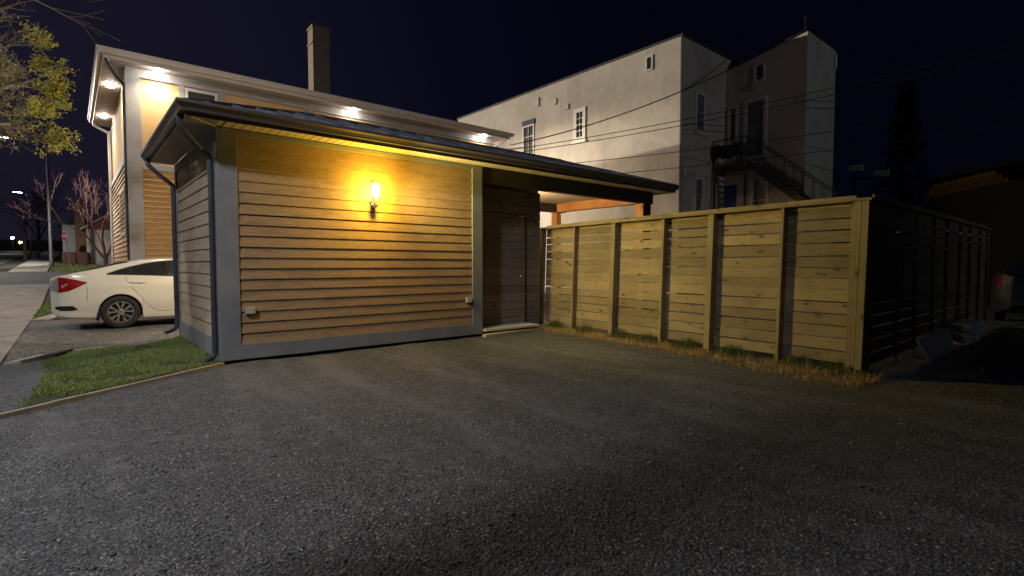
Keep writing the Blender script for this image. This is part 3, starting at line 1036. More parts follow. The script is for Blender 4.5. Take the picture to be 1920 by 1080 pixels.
# lower lap siding
mb = MB()
for a, b in lap_rows(.3, 3.60, .132):
    mb.prism([(HY0 + .02, a), (HY0 - .036, a), (HY0 - .036, a + .008), (HY0, b), (HY0 + .02, b)], 0, .02, HX1 - .02)
mb.build('front_siding', M['lap_y'], H)
mb = MB()
for a, b in lap_rows(.3, 3.85, .132):
    mb.prism([(HX0 + .02, a), (HX0 - .036, a), (HX0 - .036, a + .008), (HX0, b), (HX0 + .02, b)], 1, HY0 + .2, HY1)
mb.build('side_siding', M['lap_y'], H)
def trimbox(*a):
    MB().box(*a).build('trim_board', M['housetrim'], H, .005)
trimbox(HX0 - .045, .015, HY0 - .045, HY0 + .01, 0, HZ - .005)
trimbox(HX0 - .047, HX0 + .01, HY0 + .0105, HY0 + .2, 0, HZ - .005)
trimbox(.016, HX1, HY0 - .045, HY0 + .01, 3.60, 3.74)
trimbox(HX0 - .044, HX0 + .01, HY0 + .2005, HY1, 3.86, 4.02)
trimbox(.016, HX1, HY0 - .026, HY0 + .01, 5.84, HZ - .005)
trimbox(.83, .95, HY0 - .028, HY0 + .01, 3.741, 5.839)
trimbox(1.72, 1.86, HY0 - .028, HY0 + .01, 3.741, 5.839)
trimbox(HX1 - .12, HX1 + .02, HY0 - .03, HY0 + .01, 0, 3.59)
trimbox(4.1, 4.22, HY0 - .028, HY0 + .01, 3.741, 5.839)
def window(parent, axis, plane, sgn, a0, a1, z0, z1, mf, mg, fr_w=.06, bars=(1, 1), proud=.03, sill=False):
    """axis 0: window lies in plane x=plane, spans y a0..a1; axis 1: plane y=plane, spans x. sgn: outward direction"""
    def bx(mbx, u0, u1, v0, v1, d0, d1):
        lo, hi = plane + sgn * d0, plane + sgn * d1
        if lo > hi: lo, hi = hi, lo
        if axis == 0: mbx.box(lo, hi, u0, u1, v0, v1)
        else: mbx.box(u0, u1, lo, hi, v0, v1)
    f = MB()
    bx(f, a0, a0 + fr_w, z0, z1, -.02, proud); bx(f, a1 - fr_w, a1, z0, z1, -.02, proud)
    bx(f, a0 + fr_w, a1 - fr_w, z1 - fr_w, z1, -.02, proud - .002); bx(f, a0 + fr_w, a1 - fr_w, z0, z0 + fr_w, -.02, proud - .002)
    nx, nz = bars
    for i in range(1, nx):
        u = a0 + fr_w + (a1 - a0 - 2 * fr_w) * i / nx
        bx(f, u - .012, u + .012, z0 + fr_w, z1 - fr_w, .004, proud - .008)
    for i in range(1, nz):
        v = z0 + fr_w + (z1 - z0 - 2 * fr_w) * i / nz
        bx(f, a0 + fr_w, a1 - fr_w, v - .014, v + .014, .004, proud - .006)
    if sill:
        bx(f, a0 - .06, a1 + .06, z0 - .09, z0 - .003, -.02, proud + .07)
    o = f.build('window', mf, parent)
    g = MB(); bx(g, a0 + fr_w * .9, a1 - fr_w * .9, z0 + fr_w * .9, z1 - fr_w * .9, -.01, .004)
    g.build('pane', mg, o)
    return o
window(H, 1, HY0 + .0, -1, .96, 1.71, 4.3, 5.80, M['whitepaint'], M['glassdim'], .07, (1, 2), .03)
window(H, 0, HX0 - .0, -1, 9.75, 11.5, 2.05, 3.3, M['whitepaint'], M['glassdim'], .08, (2, 1), .055)
# soffit + gutter + roof
SO = .45
mb = MB()
mb.box(HX0 - SO, HX1 + SO, HY0 - SO, HY0 + .012, HZ, HZ + .01)
mb.box(HX0 - SO, HX0 + .012, HY0 + .0125, HY1 + SO, HZ, HZ + .01)
mb.box(HX1 - .01, HX1 + SO, HY0 + .0125, HY1 + SO, HZ, HZ + .01)
yy = HY0 - SO + .1
while yy < HY1 + SO:
    mb.box(HX0 - SO + .02, HX0 - .03, yy + .03, yy + .115, HZ - .008, HZ - .0005)
    yy += .15
mb.build('soffit', M['housesoffit'], H)
gx0, gx1, gy0, gy1 = HX0 - SO, HX1 + SO, HY0 - SO, HY1 + SO
f = MB()
f.box(gx0 - .02, gx1 + .02, gy0 - .02, gy0, HZ - .03, HZ + .17)
f.box(gx0 - .02, gx0, gy0 + .001, gy1, HZ - .03, HZ + .17)
f.box(gx1, gx1 + .02, gy0 + .001, gy1, HZ - .03, HZ + .17)
f.build('fascia', M['housegutter'], H)
prof = [(.0, HZ + .05), (.075, HZ + .05), (.08, HZ + .075), (.10, HZ + .115), (.125, HZ + .145), (.125, HZ + .185), (.108, HZ + .185), (.108, HZ + .15), (.06, HZ + .065), (.0, HZ + .065)]
g = MB()
mitred(g, prof, 0, lambda e, d, z: (gx0 - .02 - d if e == 0 else gx1 + .02 + d, gy0 - .0205 - d, z))
g.build('gutter', M['housegutter'], H)
g = MB()
mitred(g, prof, 1, lambda e, d, z: (gx0 - .0205 - d, gy0 - .021 - d if e == 0 else gy1, z))
g.build('gutter', M['housegutter'], H)
rz = HZ + .19
th = math.tan(math.radians(16))
yh = (gy0 + gy1) / 2; hh = yh - gy0
rp = [(gx0 - .05, gy0 - .05, rz), (gx1 + .05, gy0 - .05, rz), (gx1 + .05, gy1 + .05, rz), (gx0 - .05, gy1 + .05, rz), (gx0 + hh, yh, rz + hh * th), (gx1 - hh, yh, rz + hh * th)]
hr = MB().add(rp, [(0, 1, 5, 4), (1, 2, 5), (2, 3, 4, 5), (3, 0, 4), (3, 2, 1, 0)]).build('roof', M['shingle'], H)
mb = MB()
mb.box(5.88, 6.52, 13.1, 13.65, 6.6, 10.30)
mb.box(5.86, 6.54, 13.08, 13.67, 10.30, 10.40)
mb.box(5.85, 6.55, 13.07, 13.68, 9.72, 9.78)
mb.build('chimney', M['brickch'], hr)
downspout(H, [(gx0 + .05, gy0 + .06, HZ + .05), (gx0 + .06, gy0 + .08, HZ - .06), (HX0 - .20, HY0 + .02, HZ - .28), (HX0 - .06, HY0 + .14, HZ - .42), (HX0 - .06, HY0 + .14, HZ - .7), (HX0 - .06, HY0 + .14, 4), (HX0 - .06, HY0 + .14, 2), (HX0 - .06, HY0 + .14, .2)], .04, M['downpipe'])
downspout(H, [(gx1 - .15, gy0 - .02, HZ + .05), (gx1 - .16, gy0 + .02, HZ - .06), (HX1 + .05, HY0 - .12, HZ - .28), (HX1 - .03, HY0 - .07, HZ - .42), (HX1 - .03, HY0 - .07, HZ - .8), (HX1 - .03, HY0 - .07, 2), (HX1 - .03, HY0 - .07, .2)], .04, M['whitepaint'])
downspout(H, [(gx0 + .03, HY1 + .25, HZ + .04), (gx0 + .06, HY1 + .2, HZ - .1), (HX0 - .05, HY1 - .05, HZ - .35), (HX0 - .05, HY1 - .05, HZ - .6), (HX0 - .05, HY1 - .05, 2), (HX0 - .05, HY1 - .05, .2)], .045, M['whitepaint'])
# pot lights in the soffit
WARMW = (1.0, .84, .64)
for k, (px, py) in enumerate([(.37, 8.29), (5.37, 8.29), (10.4, 8.29), (-.46, 10.4), (-.46, 14.2), (11.28, 10.3), (11.28, 13.4)]):
    o = MB().lathe([(.12, HZ - .012), (.12, HZ - .001)], (px, py, 0), 2, 18).build('soffit_light', M['whitepaint'], H)
    MB().lathe([(.085, -.075), (.10, -.03), (.10, -.0125)], (px, py, HZ), 2, 18).build('lens', M['led'], o, smooth=True)
    spot('soffit_light_beam', H, (px, py, HZ - .09), (0, 0, -1) if k < 5 else (1.0, -.75, -.75), 200 if k < 5 else 1000, WARMW, .05, 142 if k < 5 else 165, .9)

# ------------------------------------------------------------------ white stucco block behind
Wb = thing('stucco_apartment_block', (18, 8, 0), 'tall stained white stucco block with flat roof and outside stairs', 'apartment block')
AX, AY, BX, CY, DX = 15.54, 3.32, 18.73, .32, 21.5
H1 = 9.44
mb = MB()
mb.prism([(AX, 17.5), (AX, AY), (DX + 1.5, AY), (DX + 1.5, 17.5)], 2, -.1, H1)
mb.build('wall', M['wstucco'], Wb)
mb = MB()
mb.prism([(CY, -.1), (CY, 9.53), (2.75, 9.02), (AY - .003, 9.02), (AY - .003, -.1)], 0, BX, DX)
mb.build('wing_wall', M['wstucco'], Wb)
cap = MB()
cap.box(AX - .05, AX + .25, AY - .05, 17.5, H1, H1 + .07)
cap.box(AX + .251, DX + 1.5, AY - .05, AY + .25, H1, H1 + .07)
cap.bar((BX + .05, CY, 9.55), (BX + .05, 2.75, 9.04), .2, .05)
cap.build('roof_cap', M['wtrim'], Wb)
MB().box(AX - .03, AX - .002, AY - .04, AY + .03, 0, H1 - .01).build('corner_pipe', M['wtrim'], Wb)
# left wall windows (x = AX)
window(Wb, 0, AX, -1, 7.86, 8.55, 6.58, 7.98, M['whitepaint'], M['glass'], .17, (2, 4), .06, True)
window(Wb, 0, AX, -1, 11.1, 11.9, 6.35, 7.92, M['whitepaint'], M['glassdim'], .07, (2, 3), .05, True)
MB().box(AX - .05, AX - .002, 11.05, 11.95, 7.93, 8.16).build('window_hood', M['wtrim'], Wb)
window(Wb, 0, AX, -1, 4.52, 4.84, 8.58, 9.14, M['whitepaint'], M['glassdim'], .06, (1, 1), .05)
for (y0, y1, z0, z1) in ((10.75, 10.98, 8.65, 9.05), (8.85, 9.05, 8.1, 8.32)):
    mb = MB(); mb.box(AX - .06, AX - .002, y0, y1, z0, z1); mb.build('wall_vent', M['box'], Wb, .01)
mb = MB(); mb.lathe([(.16, -.05), (.17, -.03), (.17, 0)], (AX, 9.75, 8.62), 0, 16); mb.build('wall_vent', M['box'], Wb)
# ledge low on the left wall seen under the porch
MB().box(AX - .04, AX - .002, 6.2, 8.2, 3.62, 3.72).build('wall_ledge', M['wstucco'], Wb)
# rear wall windows (y = AY)
window(Wb, 1, AY, -1, 16.42, 17.15, 6.20, 7.72, M['whitepaint'], M['glasspale'], .12, (1, 2), .05, True)
window(Wb, 1, AY, -1, 16.45, 17.12, 3.18, 4.58, M['whitepaint'], M['glasspale'], .12, (1, 2), .05, True)
mb = MB(); mb.box(15.64, 15.80, AY - .10, AY - .002, 4.46, 4.78)
mb.build('wall_light', M['panelw'], Wb, .01)
# wing wall (x = BX) : door, windows, landing and stairs
window(Wb, 0, BX, -1, 1.66, 2.55, 5.3, 7.6, M['whitepaint'], M['glasspale'], .13, (1, 1), .05)
window(Wb, 0, BX, -1, 2.78, 3.2, 6.0, 7.5, M['whitepaint'], M['glasspale'], .10, (1, 1), .05)
window(Wb, 0, BX, -1, 1.55, 2.25, 3.2, 4.6, M['whitepaint'], M['glasspale'], .12, (1, 3), .05)
window(Wb, 0, BX, -1, 1.78, 2.18, 8.2, 8.85, M['whitepaint'], M['glassdim'], .06, (1, 1), .05)
MB().box(BX - .05, BX - .002, 2.8, 3.25, 2.9, 4.4).build('door', M['bluepanel'], Wb)  # flat stand-in for an unidentified blue shape; the door is made up
mb = MB(); mb.lathe([(.1, -.08), (.14, -.05), (.12, 0)], (BX, 2.25, 8.05), 0, 12); mb.build('wall_light', M['box'], Wb)
st = MB()
st.box(BX - 1.0, BX - .003, 1.95, AY - .01, 4.92, 5.08)
land = st.build('stair_landing', M['greywood'], Wb)
rl = MB()
for yy in np.linspace(1.97, 3.25, 8):
    rl.tube([(BX - .97, yy, 5.08), (BX - .97, yy, 6.0)], .014, 5)
rl.tube([(BX - .97, 1.95, 6.0), (BX - .97, 3.28, 6.0)], .022, 6)
rl.tube([(BX - .97, 1.95, 5.5), (BX - .97, 3.28, 5.5)], .014, 6)
sA = Vector((BX - .9, 1.95, 5.0)); sB = Vector((BX - .9, -1.0, 2.6))
for off in (0, .75):
    o = Vector((off, 0, 0))
    rl.bar(sA + o, sB + o, .05, .24)
    rl.tube([sA + o + Vector((0, 0, .95)), sB + o + Vector((0, 0, .95))], .022, 6)
    for t in np.linspace(0, 1, 10):
        p = sA.lerp(sB, t) + o
        rl.tube([p, p + Vector((0, 0, .95))], .012, 5)
rl.build('stair_railing', M['iron'], land)
tr = MB()
for t in np.linspace(.03, .97, 13):
    p = sA.lerp(sB, t)
    tr.box(p.x + .03, p.x + .72, p.y - .14, p.y + .12, p.z - .02, p.z + .02)
tr.build('stair_tread', M['greywood'], Wb)
mb = MB(); mb.tube([(BX - .97, 2.0, 0), (BX - .97, 2.0, 4.92)], .05, 8); mb.tube([(BX - .97, 3.2, 0), (BX - .97, 3.2, 4.92)], .05, 8)
mb.build('landing_post', M['iron'], Wb)
# shade on the landing rail: a bundle of dark cloth
mb = MB()
for k in range(5):
    yy = 2.15 + k * .23
    mb.lathe([(.03, -.28), (.13, -.18), (.16, 0), (.10, .2), (.03, .26)], (BX - 1.02, yy, 5.55 + .05 * math.sin(k * 2)), 2, 10)
tag(mb.build('draped_laundry', M['iron'], smooth=True, loc=(BX - 1, 2.5, 5.2)), 'dark bundle of cloth hanging over the outside stair landing', 'laundry')
mb = MB(); mb.tube([(21.35, CY - .05, 8.8), (21.35, CY - .05, 9.35)], .05, 8); mb.build('vent_pipe', M['panelw'], Wb)
mb = MB(); mb.tube([(19.0, .5, 9.4), (19.0, .5, 10.1)], .02, 6); mb.lathe([(.02, 10.05), (.08, 10.1), (.02, 10.18)], (19.0, .5, 0), 2, 8); mb.build('roof_mast', M['iron'], Wb)
# far low roof part beyond
MB().box(AX - .003, AX + 3, 17.503, 24, -.1, 8.6).build('far_wing', M['wstucco'], Wb)

# ------------------------------------------------------------------ cables
def cable(a, b, sag, r, m, label):
    a = Vector(a); b = Vector(b)
    pts = []
    for i in range(33):
        t = i / 32
        p = a.lerp(b, t); p.z -= sag * 4 * t * (1 - t)
        pts.append(p)
    mb = MB(); mb.tube(pts, r, 5)
    return tag(mb.build('power_cable', m, smooth=True, loc=a), label, 'cable', 'overhead cables before the white block')

for k_, (a_, b_, s_, r_, m_, l_) in enumerate([
    ((11.5, 8.1, 5.80), (18.0, -.25, 9.35), .50, .020, 'cable', 'thick sagging cable from the yellow house to the roof of the white block'),
    ((11.5, 8.1, 5.62), (24, -10, 9.3), .45, .013, 'cable', 'upper thin cable of a close pair crossing the white block'),
    ((11.5, 8.1, 5.48), (24, -10.1, 9.0), .45, .013, 'cable', 'lower thin cable of a close pair crossing the white block'),
    ((11.5, 8.1, 4.9), (24, -10.2, 7.0), .35, .012, 'cable', 'thin cable crossing low above the porch roof'),
    ((11.5, 8.1, 4.4), (24, -10.2, 6.3), .35, .012, 'cable', 'lowest thin cable just above the right end of the porch roof')]):
    cable(a_, b_, s_, r_, M[m_], l_)
mb = MB(); mb.tube(smooth_path([(11.1, 8.5, 5.75), (11.6, 8.3, 5.70), (12.4, 7.6, 5.82)]), .022, 6)
mb.build('service_mast', M['cablew'], H, smooth=True)


# ------------------------------------------------------------------ the white car
def build_car(base, flip, mats, label, extra=True):
    """base: world position of rear end centre on the ground (rear at local x=0, nose +x). local y<0 is the side facing the lot"""
    pm, rimm = mats
    X0 = 1.713
    root = thing('parked_car', base, label, 'car', 'cars parked off the street')
    bx, by, bz = base
    def P(x, y, z):    # x as in the -1.71..2.92 frame
        lx = x + X0
        if flip == 0:
            return (bx + lx, by + y, bz + z)
        return (bx + lx * math.cos(flip) - y * math.sin(flip), by + lx * math.sin(flip) + y * math.cos(flip), bz + z)
    Wp = [(-1.713, .60), (-1.70, .66), (-1.66, .735), (-1.58, .80), (-1.45, .85), (-1.25, .88), (-1.0, .895), (0, .9), (1.2, .895), (2.0, .87), (2.5, .8), (2.8, .65), (2.92, .45)]
    ZB = [(-1.713, .42), (-1.70, .33), (-1.66, .28), (-1.5, .245), (-1.15, .21), (-.95, .20), (-.3, .17), (1.6, .17), (2.4, .19), (2.92, .3)]
    ZS = [(-1.713, .97), (-1.66, 1.015), (-1.45, 1.035), (-1.28, 1.05), (-.87, 1.055), (-.3, 1.03), (.2, 1.0), (1.2, .97), (1.6, .93), (2.4, .80), (2.92, .60)]
    ZR = [(-1.713, .975), (-1.66, 1.03), (-1.45, 1.07), (-1.28, 1.115), (-1.1, 1.165), (-.9, 1.225), (-.63, 1.305), (-.33, 1.375), (0, 1.41), (.3, 1.42), (.8, 1.40), (1.2, 1.28), (1.6, 1.06), (1.8, .98), (2.4, .86), (2.92, .62)]
    wheels = (-.69, 2.01); RA = .352; WC = .322
    def sm(pts, x):
        h = .05
        return (lerp(pts, x - h) + 2 * lerp(pts, x) + lerp(pts, x + h)) / 4
    def zb(x):
        z = sm(ZB, x)
        for xw in wheels:
            if abs(x - xw) < RA:
                z = max(z, WC + math.sqrt(RA * RA - (x - xw) ** 2))
        return z
    def side_y(x, z):
        W_ = sm(Wp, x)
        if z < .62:
            k = 1 - .07 * ((.62 - z) / .45) ** 2
        else:
            k = 1 - .06 * ((z - .62) / .42) ** 2
        k += -.012 * math.exp(-((z - .36) / .06) ** 2)      # lower door crease
        k += .008 * math.exp(-((z - .84) / .05) ** 2)       # shoulder line
        # flared arch lip
        for xw in wheels:
            d = math.hypot(x - xw, z - WC)
            if d < RA + .10:
                k += .012 * (1 - (d - RA) / .10)
        return W_ * k
    def gh(x, q):
        zs, zrr = sm(ZS, x), sm(ZR, x)
        ze = zs + (zrr - zs) * .86
        ys = side_y(x, zs)
        yr_ = min(.60, ys * .93) if zrr - zs > .05 else ys * .95
        yr_ = ys + (yr_ - ys) * min(1, (zrr - zs) / .25)
        return ys + (yr_ - ys) * q ** 1.25, zs + (ze - zs) * q
    xs = sorted(set([round(v, 4) for v in np.concatenate([np.linspace(-1.713, -1.4, 22), np.linspace(-1.4, 2.92, 120)])] + [-.69 - RA, -.69 + RA, 2.01 - RA, 2.01 + RA] +
               [round(-.69 + s * RA * f_, 4) for s in (-1, 1) for f_ in (.9, .95, .98, .995, .999)]))
    for sgn in (-1,):
        rows = []
        for x in xs:
            b0, s0 = zb(x), sm(ZS, x)
            row = []
            row.append(P(x, sgn * (side_y(x, b0) - .10), b0 + .012))
            for k in range(17):
                z = b0 + (s0 - b0) * k / 16
                row.append(P(x, sgn * side_y(x, z), z))
            for k in range(1, 9):
                y_, z_ = gh(x, k / 8)
                row.append(P(x, sgn * y_, z_))
            ye, ze = gh(x, 1)
            zc = sm(ZR, x)
            for k in range(1, 9):
                t = k / 8
                row.append(P(x, sgn * ye * (1 - t), ze + (zc - ze) * (1 - (1 - t) ** 2.2)))
            # mirror
            m_ = []
            for k in range(7, 0, -1):
                t = k / 8
                m_.append(P(x, -sgn * ye * (1 - t), ze + (zc - ze) * (1 - (1 - t) ** 2.2)))
            for k in range(8, 0, -1):
                y_, z_ = gh(x, k / 8)
                m_.append(P(x, -sgn * y_, z_))
            for k in range(16, -1, -1):
                z = b0 + (s0 - b0) * k / 16
                m_.append(P(x, -sgn * side_y(x, z), z))
            m_.append(P(x, -sgn * (side_y(x, b0) - .10), b0 + .012))
            rows.append(row + m_)
        mb = MB(); mb.grid(rows)
        n_ = len(rows[0])
        mb.f.append(tuple(range(n_)))
        mb.f.append(tuple(range((len(rows) - 1) * n_, len(rows) * n_))[::-1])
        body = mb.build('body', pm, root, smooth=True)
    # underside / wheel wells
    ub = MB()
    pts8 = [P(-1.6, -.62, .26), P(2.8, -.62, .26), P(2.8, .62, .26), P(-1.6, .62, .26), P(-1.6, -.62, .75), P(2.6, -.62, .7), P(2.6, .62, .7), P(-1.6, .62, .75)]
    ub.hexa(pts8); ub.build('underbody', M['carblack'], root)
    def strip(name, m, xa, xb, zlo, zhi, n_, off, parent, ghouse=False, side=-1):
        rows = []
        for i in range(n_ + 1):
            x = xa + (xb - xa) * i / n_
            a_, b_ = lerp(zlo, x), lerp(zhi, x)
            row = []
            for k in range(7):
                z = a_ + (b_ - a_) * k / 6
                if ghouse:
                    zs, zrr = sm(ZS, x), sm(ZR, x)
                    ze = zs + (zrr - zs) * .86
                    q = max(0, min(1, (z - zs) / max(1e-3, ze - zs)))
                    y_ = gh(x, q)[0]
                else:
                    y_ = side_y(x, z)
                row.append(P(x, side * (y_ + off), z))
            rows.append(row)
        return MB().grid(rows).build(name, m, parent, smooth=True)
    WL = [(-.885, 1.062), (-.6, 1.058), (-.3, 1.045), (.2, 1.018), (1.2, .99), (1.62, .985)]
    WH = [(-.885, 1.068), (-.72, 1.135), (-.5, 1.205), (-.25, 1.268), (0, 1.312), (.3, 1.335), (.8, 1.325), (1.2, 1.21), (1.62, 1.0)]
    for sd in (-1, 1):
        strip('window_trim', M['carblack'], -.885, 1.6, [(a, b - .012) for a, b in WL], [(a, b + .012) for a, b in WH], 40, .003, root, True, sd)
        strip('side_window', M['carglass'], -.80, -.52, [(a, b + .006) for a, b in WL], [(a, b - .012) for a, b in WH], 10, .006, root, True, sd)
        strip('side_window', M['carglass'], -.49, .10, [(a, b + .006) for a, b in WL], [(a, b - .012) for a, b in WH], 14, .006, root, True, sd)
        strip('side_window', M['carglass'], .22, 1.4, [(a, b + .006) for a, b in WL], [(a, b - .012) for a, b in WH], 20, .006, root, True, sd)
        tl = strip('taillight', M['redlens'], -1.60, -1.185, [(-1.60, .725), (-1.45, .755), (-1.33, .82), (-1.185, .905)], [(-1.60, 1.012), (-1.5, 1.0), (-1.35, .965), (-1.185, .915)], 16, .008, root, False, sd)
        strip('clear_lens', M['clearlens'], -1.705, -1.603, [(-1.705, .76), (-1.60, .73)], [(-1.705, .95), (-1.60, 1.0)], 6, .009, tl, False, sd)
        strip('lamp_divider', M['clearlens'], -1.56, -1.47, [(-1.56, .80), (-1.47, .87)], [(-1.56, .86), (-1.47, .90)], 4, .0105, tl, False, sd)
        strip('bumper_vent', M['carblack'], -1.66, -1.335, [(-1.66, .425), (-1.58, .385), (-1.42, .385), (-1.335, .40)], [(-1.66, .455), (-1.62, .475), (-1.40, .475), (-1.335, .41)], 12, .004, root, False, sd)
        # door seams
        for path in ([(-.60, 1.03), (-.575, .93), (-.50, .80), (-.40, .66), (-.30, .52), (-.20, .40), (-.12, .335), (-.02, .315), (.35, .315)],
                     [(.25, 1.0), (.27, .7), (.25, .4), (.22, .315)],
                     [(-1.22, .90), (-1.19, .80), (-1.19, .6), (-1.2, .40)]):
            MB().tube([P(x, sd * (side_y(x, z) + .0005), z) for x, z in path], .0035, 5).build('door_seam', M['carblack'], root)
        hb = MB()
        hb.tube([P(x, sd * (side_y(x, z) + .022), z) for x, z in ((-.54, .905), (-.46, .900), (-.36, .897), (-.27, .897))], [.008, .014, .014, .008], 8)
        hb.build('door_handle', pm, root, smooth=True)
    # mud flaps behind the rear wheels
    for sd in (-1, 1):
        mf = MB()
        q = [P(-1.075, sd * .86, .18), P(-1.02, sd * .86, .17), P(-.985, sd * .875, .48), P(-1.03, sd * .875, .47)]
        r_ = [P(-1.075, sd * .70, .18), P(-1.02, sd * .70, .17), P(-.985, sd * .70, .48), P(-1.03, sd * .70, .47)]
        mf.hexa(q + r_)
        mf.build('mud_flap', M['carblack'], root)
    # rear window lying on the fastback
    rows = []
    for i in range(13):
        x = -1.14 + .62 * i / 12
        ye, ze = gh(x, 1); zc = sm(ZR, x)
        row = []
        for k in range(13):
            t = -1 + 2 * k / 12
            yv = t * ye * .93
            tt = 1 - abs(yv) / ye
            row.append(P(x, yv, ze + (zc - ze) * (1 - (1 - tt) ** 2.2) + .005))
        rows.append(row)
    MB().grid(rows).build('rear_window', M['carglass'], root, smooth=True)
    # bumper strip / plate recess at the rear
    pb = MB(); pb.hexa([P(-1.725, -.26, .56), P(-1.705, -.26, .56), P(-1.705, .26, .56), P(-1.725, .26, .56), P(-1.725, -.26, .68), P(-1.705, -.26, .68), P(-1.705, .26, .68), P(-1.725, .26, .68)])
    pb.build('number_plate', M['panelw'], root)
    for xw in wheels:
        for sd in (-1, 1):
            def Q(r, a, d):
                return P(xw + r * math.cos(a), sd * (.885 - d), WC + r * math.sin(a))
            tm = MB()
            prof_ = [(.205, .02), (.222, .004), (.26, -.004), (.295, .002), (.314, .02), (.320, .05), (.320, .17), (.30, .2), (.2, .2)]
            NA = 40
            vs = [Q(r, 2 * PI * k / NA, d) for r, d in prof_ for k in range(NA)]
            fs = [(i * NA + k, i * NA + (k + 1) % NA, (i + 1) * NA + (k + 1) % NA, (i + 1) * NA + k) for i in range(len(prof_) - 1) for k in range(NA)]
            tm.add(vs, fs)
            wh = tm.build('wheel', M['tyre'], root, smooth=True)
            rm = MB()
            # outer ring
            prof_ = [(.213, .016), (.208, .008), (.194, .010), (.190, .03), (.190, .12)]
            vs = [Q(r, 2 * PI * k / NA, d) for r, d in prof_ for k in range(NA)]
            rm.add(vs, [(i * NA + k, i * NA + (k + 1) % NA, (i + 1) * NA + (k + 1) % NA, (i + 1) * NA + k) for i in range(len(prof_) - 1) for k in range(NA)])
            for k in range(5):
                a0 = 2 * PI * k / 5 + .35
                for s_ in (-1, 1):
                    # twin spoke: from hub to the ring, splaying outwards
                    ai, ao = a0 + s_ * .10, a0 + s_ * .30
                    wi, wo = .16, .115
                    pf = [Q(.05, ai - wi * s_ * .0 - .20, .03), Q(.05, ai + .20, .03), Q(.192, ao + wo, .012), Q(.192, ao - wo, .012)]
                    pb_ = [Q(.05, ai - .20, .06), Q(.05, ai + .20, .06), Q(.192, ao + wo, .045), Q(.192, ao - wo, .045)]
                    rm.hexa(pf + pb_)
            vs = [Q(r, 2 * PI * k / 16, d) for r, d in ((.062, .05), (.058, .024), (.03, .018), (.002, .018)) for k in range(16)]
            rm.add(vs, [(i * 16 + k, i * 16 + (k + 1) % 16, (i + 1) * 16 + (k + 1) % 16, (i + 1) * 16 + k) for i in range(3) for k in range(16)])
            rm.build('rim', rimm, wh)
            dm = MB()
            vs = [Q(r, 2 * PI * k / 24, d) for r, d in ((.19, .075), (.19, .09), (.0, .09)) for k in range(24)]
            vs2 = [Q(.189, 2 * PI * k / 24, .07) for k in range(24)]
            dm.add(vs2, [tuple(range(24))])
            dm.build('brake_disc', M['carblack'], wh)
    return root
build_car((-1.713, 6.30, 0), 0, (M['paint'], M['rim']), 'white four-door car parked nose-in between the outbuilding and the yellow house')
dark_car = build_car((13.6, -6.35, 0), math.radians(8), (M['darkpaint'], M['iron']), 'dark car barely visible beyond the side fence in the unlit corner')

for ch in dark_car.children_recursive:
    if ch.name.split('.')[0] in ('clear_lens', 'lamp_divider', 'number_plate'):
        ch.data.materials[0] = M['carblack']

# ------------------------------------------------------------------ trees
def grow(mb, p, d, length, r, depth, rnd, tips, bend=.25, nch=(2, 3), spread=.65, shrink=.72, up=.08, rmin=.004, sides=6):
    segs = 4
    pts, rad = [p.copy()], [r]
    q, dd = p.copy(), d.copy()
    nodes = []
    for i in range(segs):
        dd = (dd + Vector((rnd.uniform(-1, 1), rnd.uniform(-1, 1), rnd.uniform(-1, 1) + up * 4)) * bend * .35).normalized()
        q = q + dd * (length / segs)
        pts.append(q.copy()); rad.append(max(rmin, r * (1 - .42 * (i + 1) / segs)))
        nodes.append((q.copy(), dd.copy(), rad[-1]))
    mb.tube(pts, rad, sides if r > .03 else (5 if r > .012 else 3), cap=False)
    if depth <= 0:
        tips.append((q, dd))
        return
    n_ = rnd.randint(*nch)
    for k in range(n_):
        nd = nodes[-1] if k == 0 else nodes[rnd.randint(1, segs - 1)]
        ax = Vector((rnd.uniform(-1, 1), rnd.uniform(-1, 1), rnd.uniform(-.6, 1))).normalized()
        nd_d = (nd[1] + ax * spread * rnd.uniform(.6, 1.2)).normalized()
        grow(mb, nd[0], nd_d, length * shrink * rnd.uniform(.8, 1.15), nd[2] * (.85 if k == 0 else .68), depth - 1, rnd, tips, bend, nch, spread, shrink, up, rmin, sides)
        if depth <= 2:
            tips.append((nd[0], nd_d))

def leaves(tips, per, size, spread, rnd):
    V, F = [], []
    for p, d in tips:
        for _ in range(per):
            c = p + Vector((rnd.gauss(0, spread), rnd.gauss(0, spread), rnd.gauss(0, spread)))
            a = Vector((rnd.uniform(-1, 1), rnd.uniform(-1, 1), rnd.uniform(-1, 1))).normalized()
            b = a.orthogonal().normalized()
            s = size * rnd.uniform(.6, 1.4)
            o = len(V)
            V += [c - a * s, c + b * s * .45, c + a * s, c - b * s * .45]
            F.append((o, o + 1, o + 2, o + 3))
    return V, F

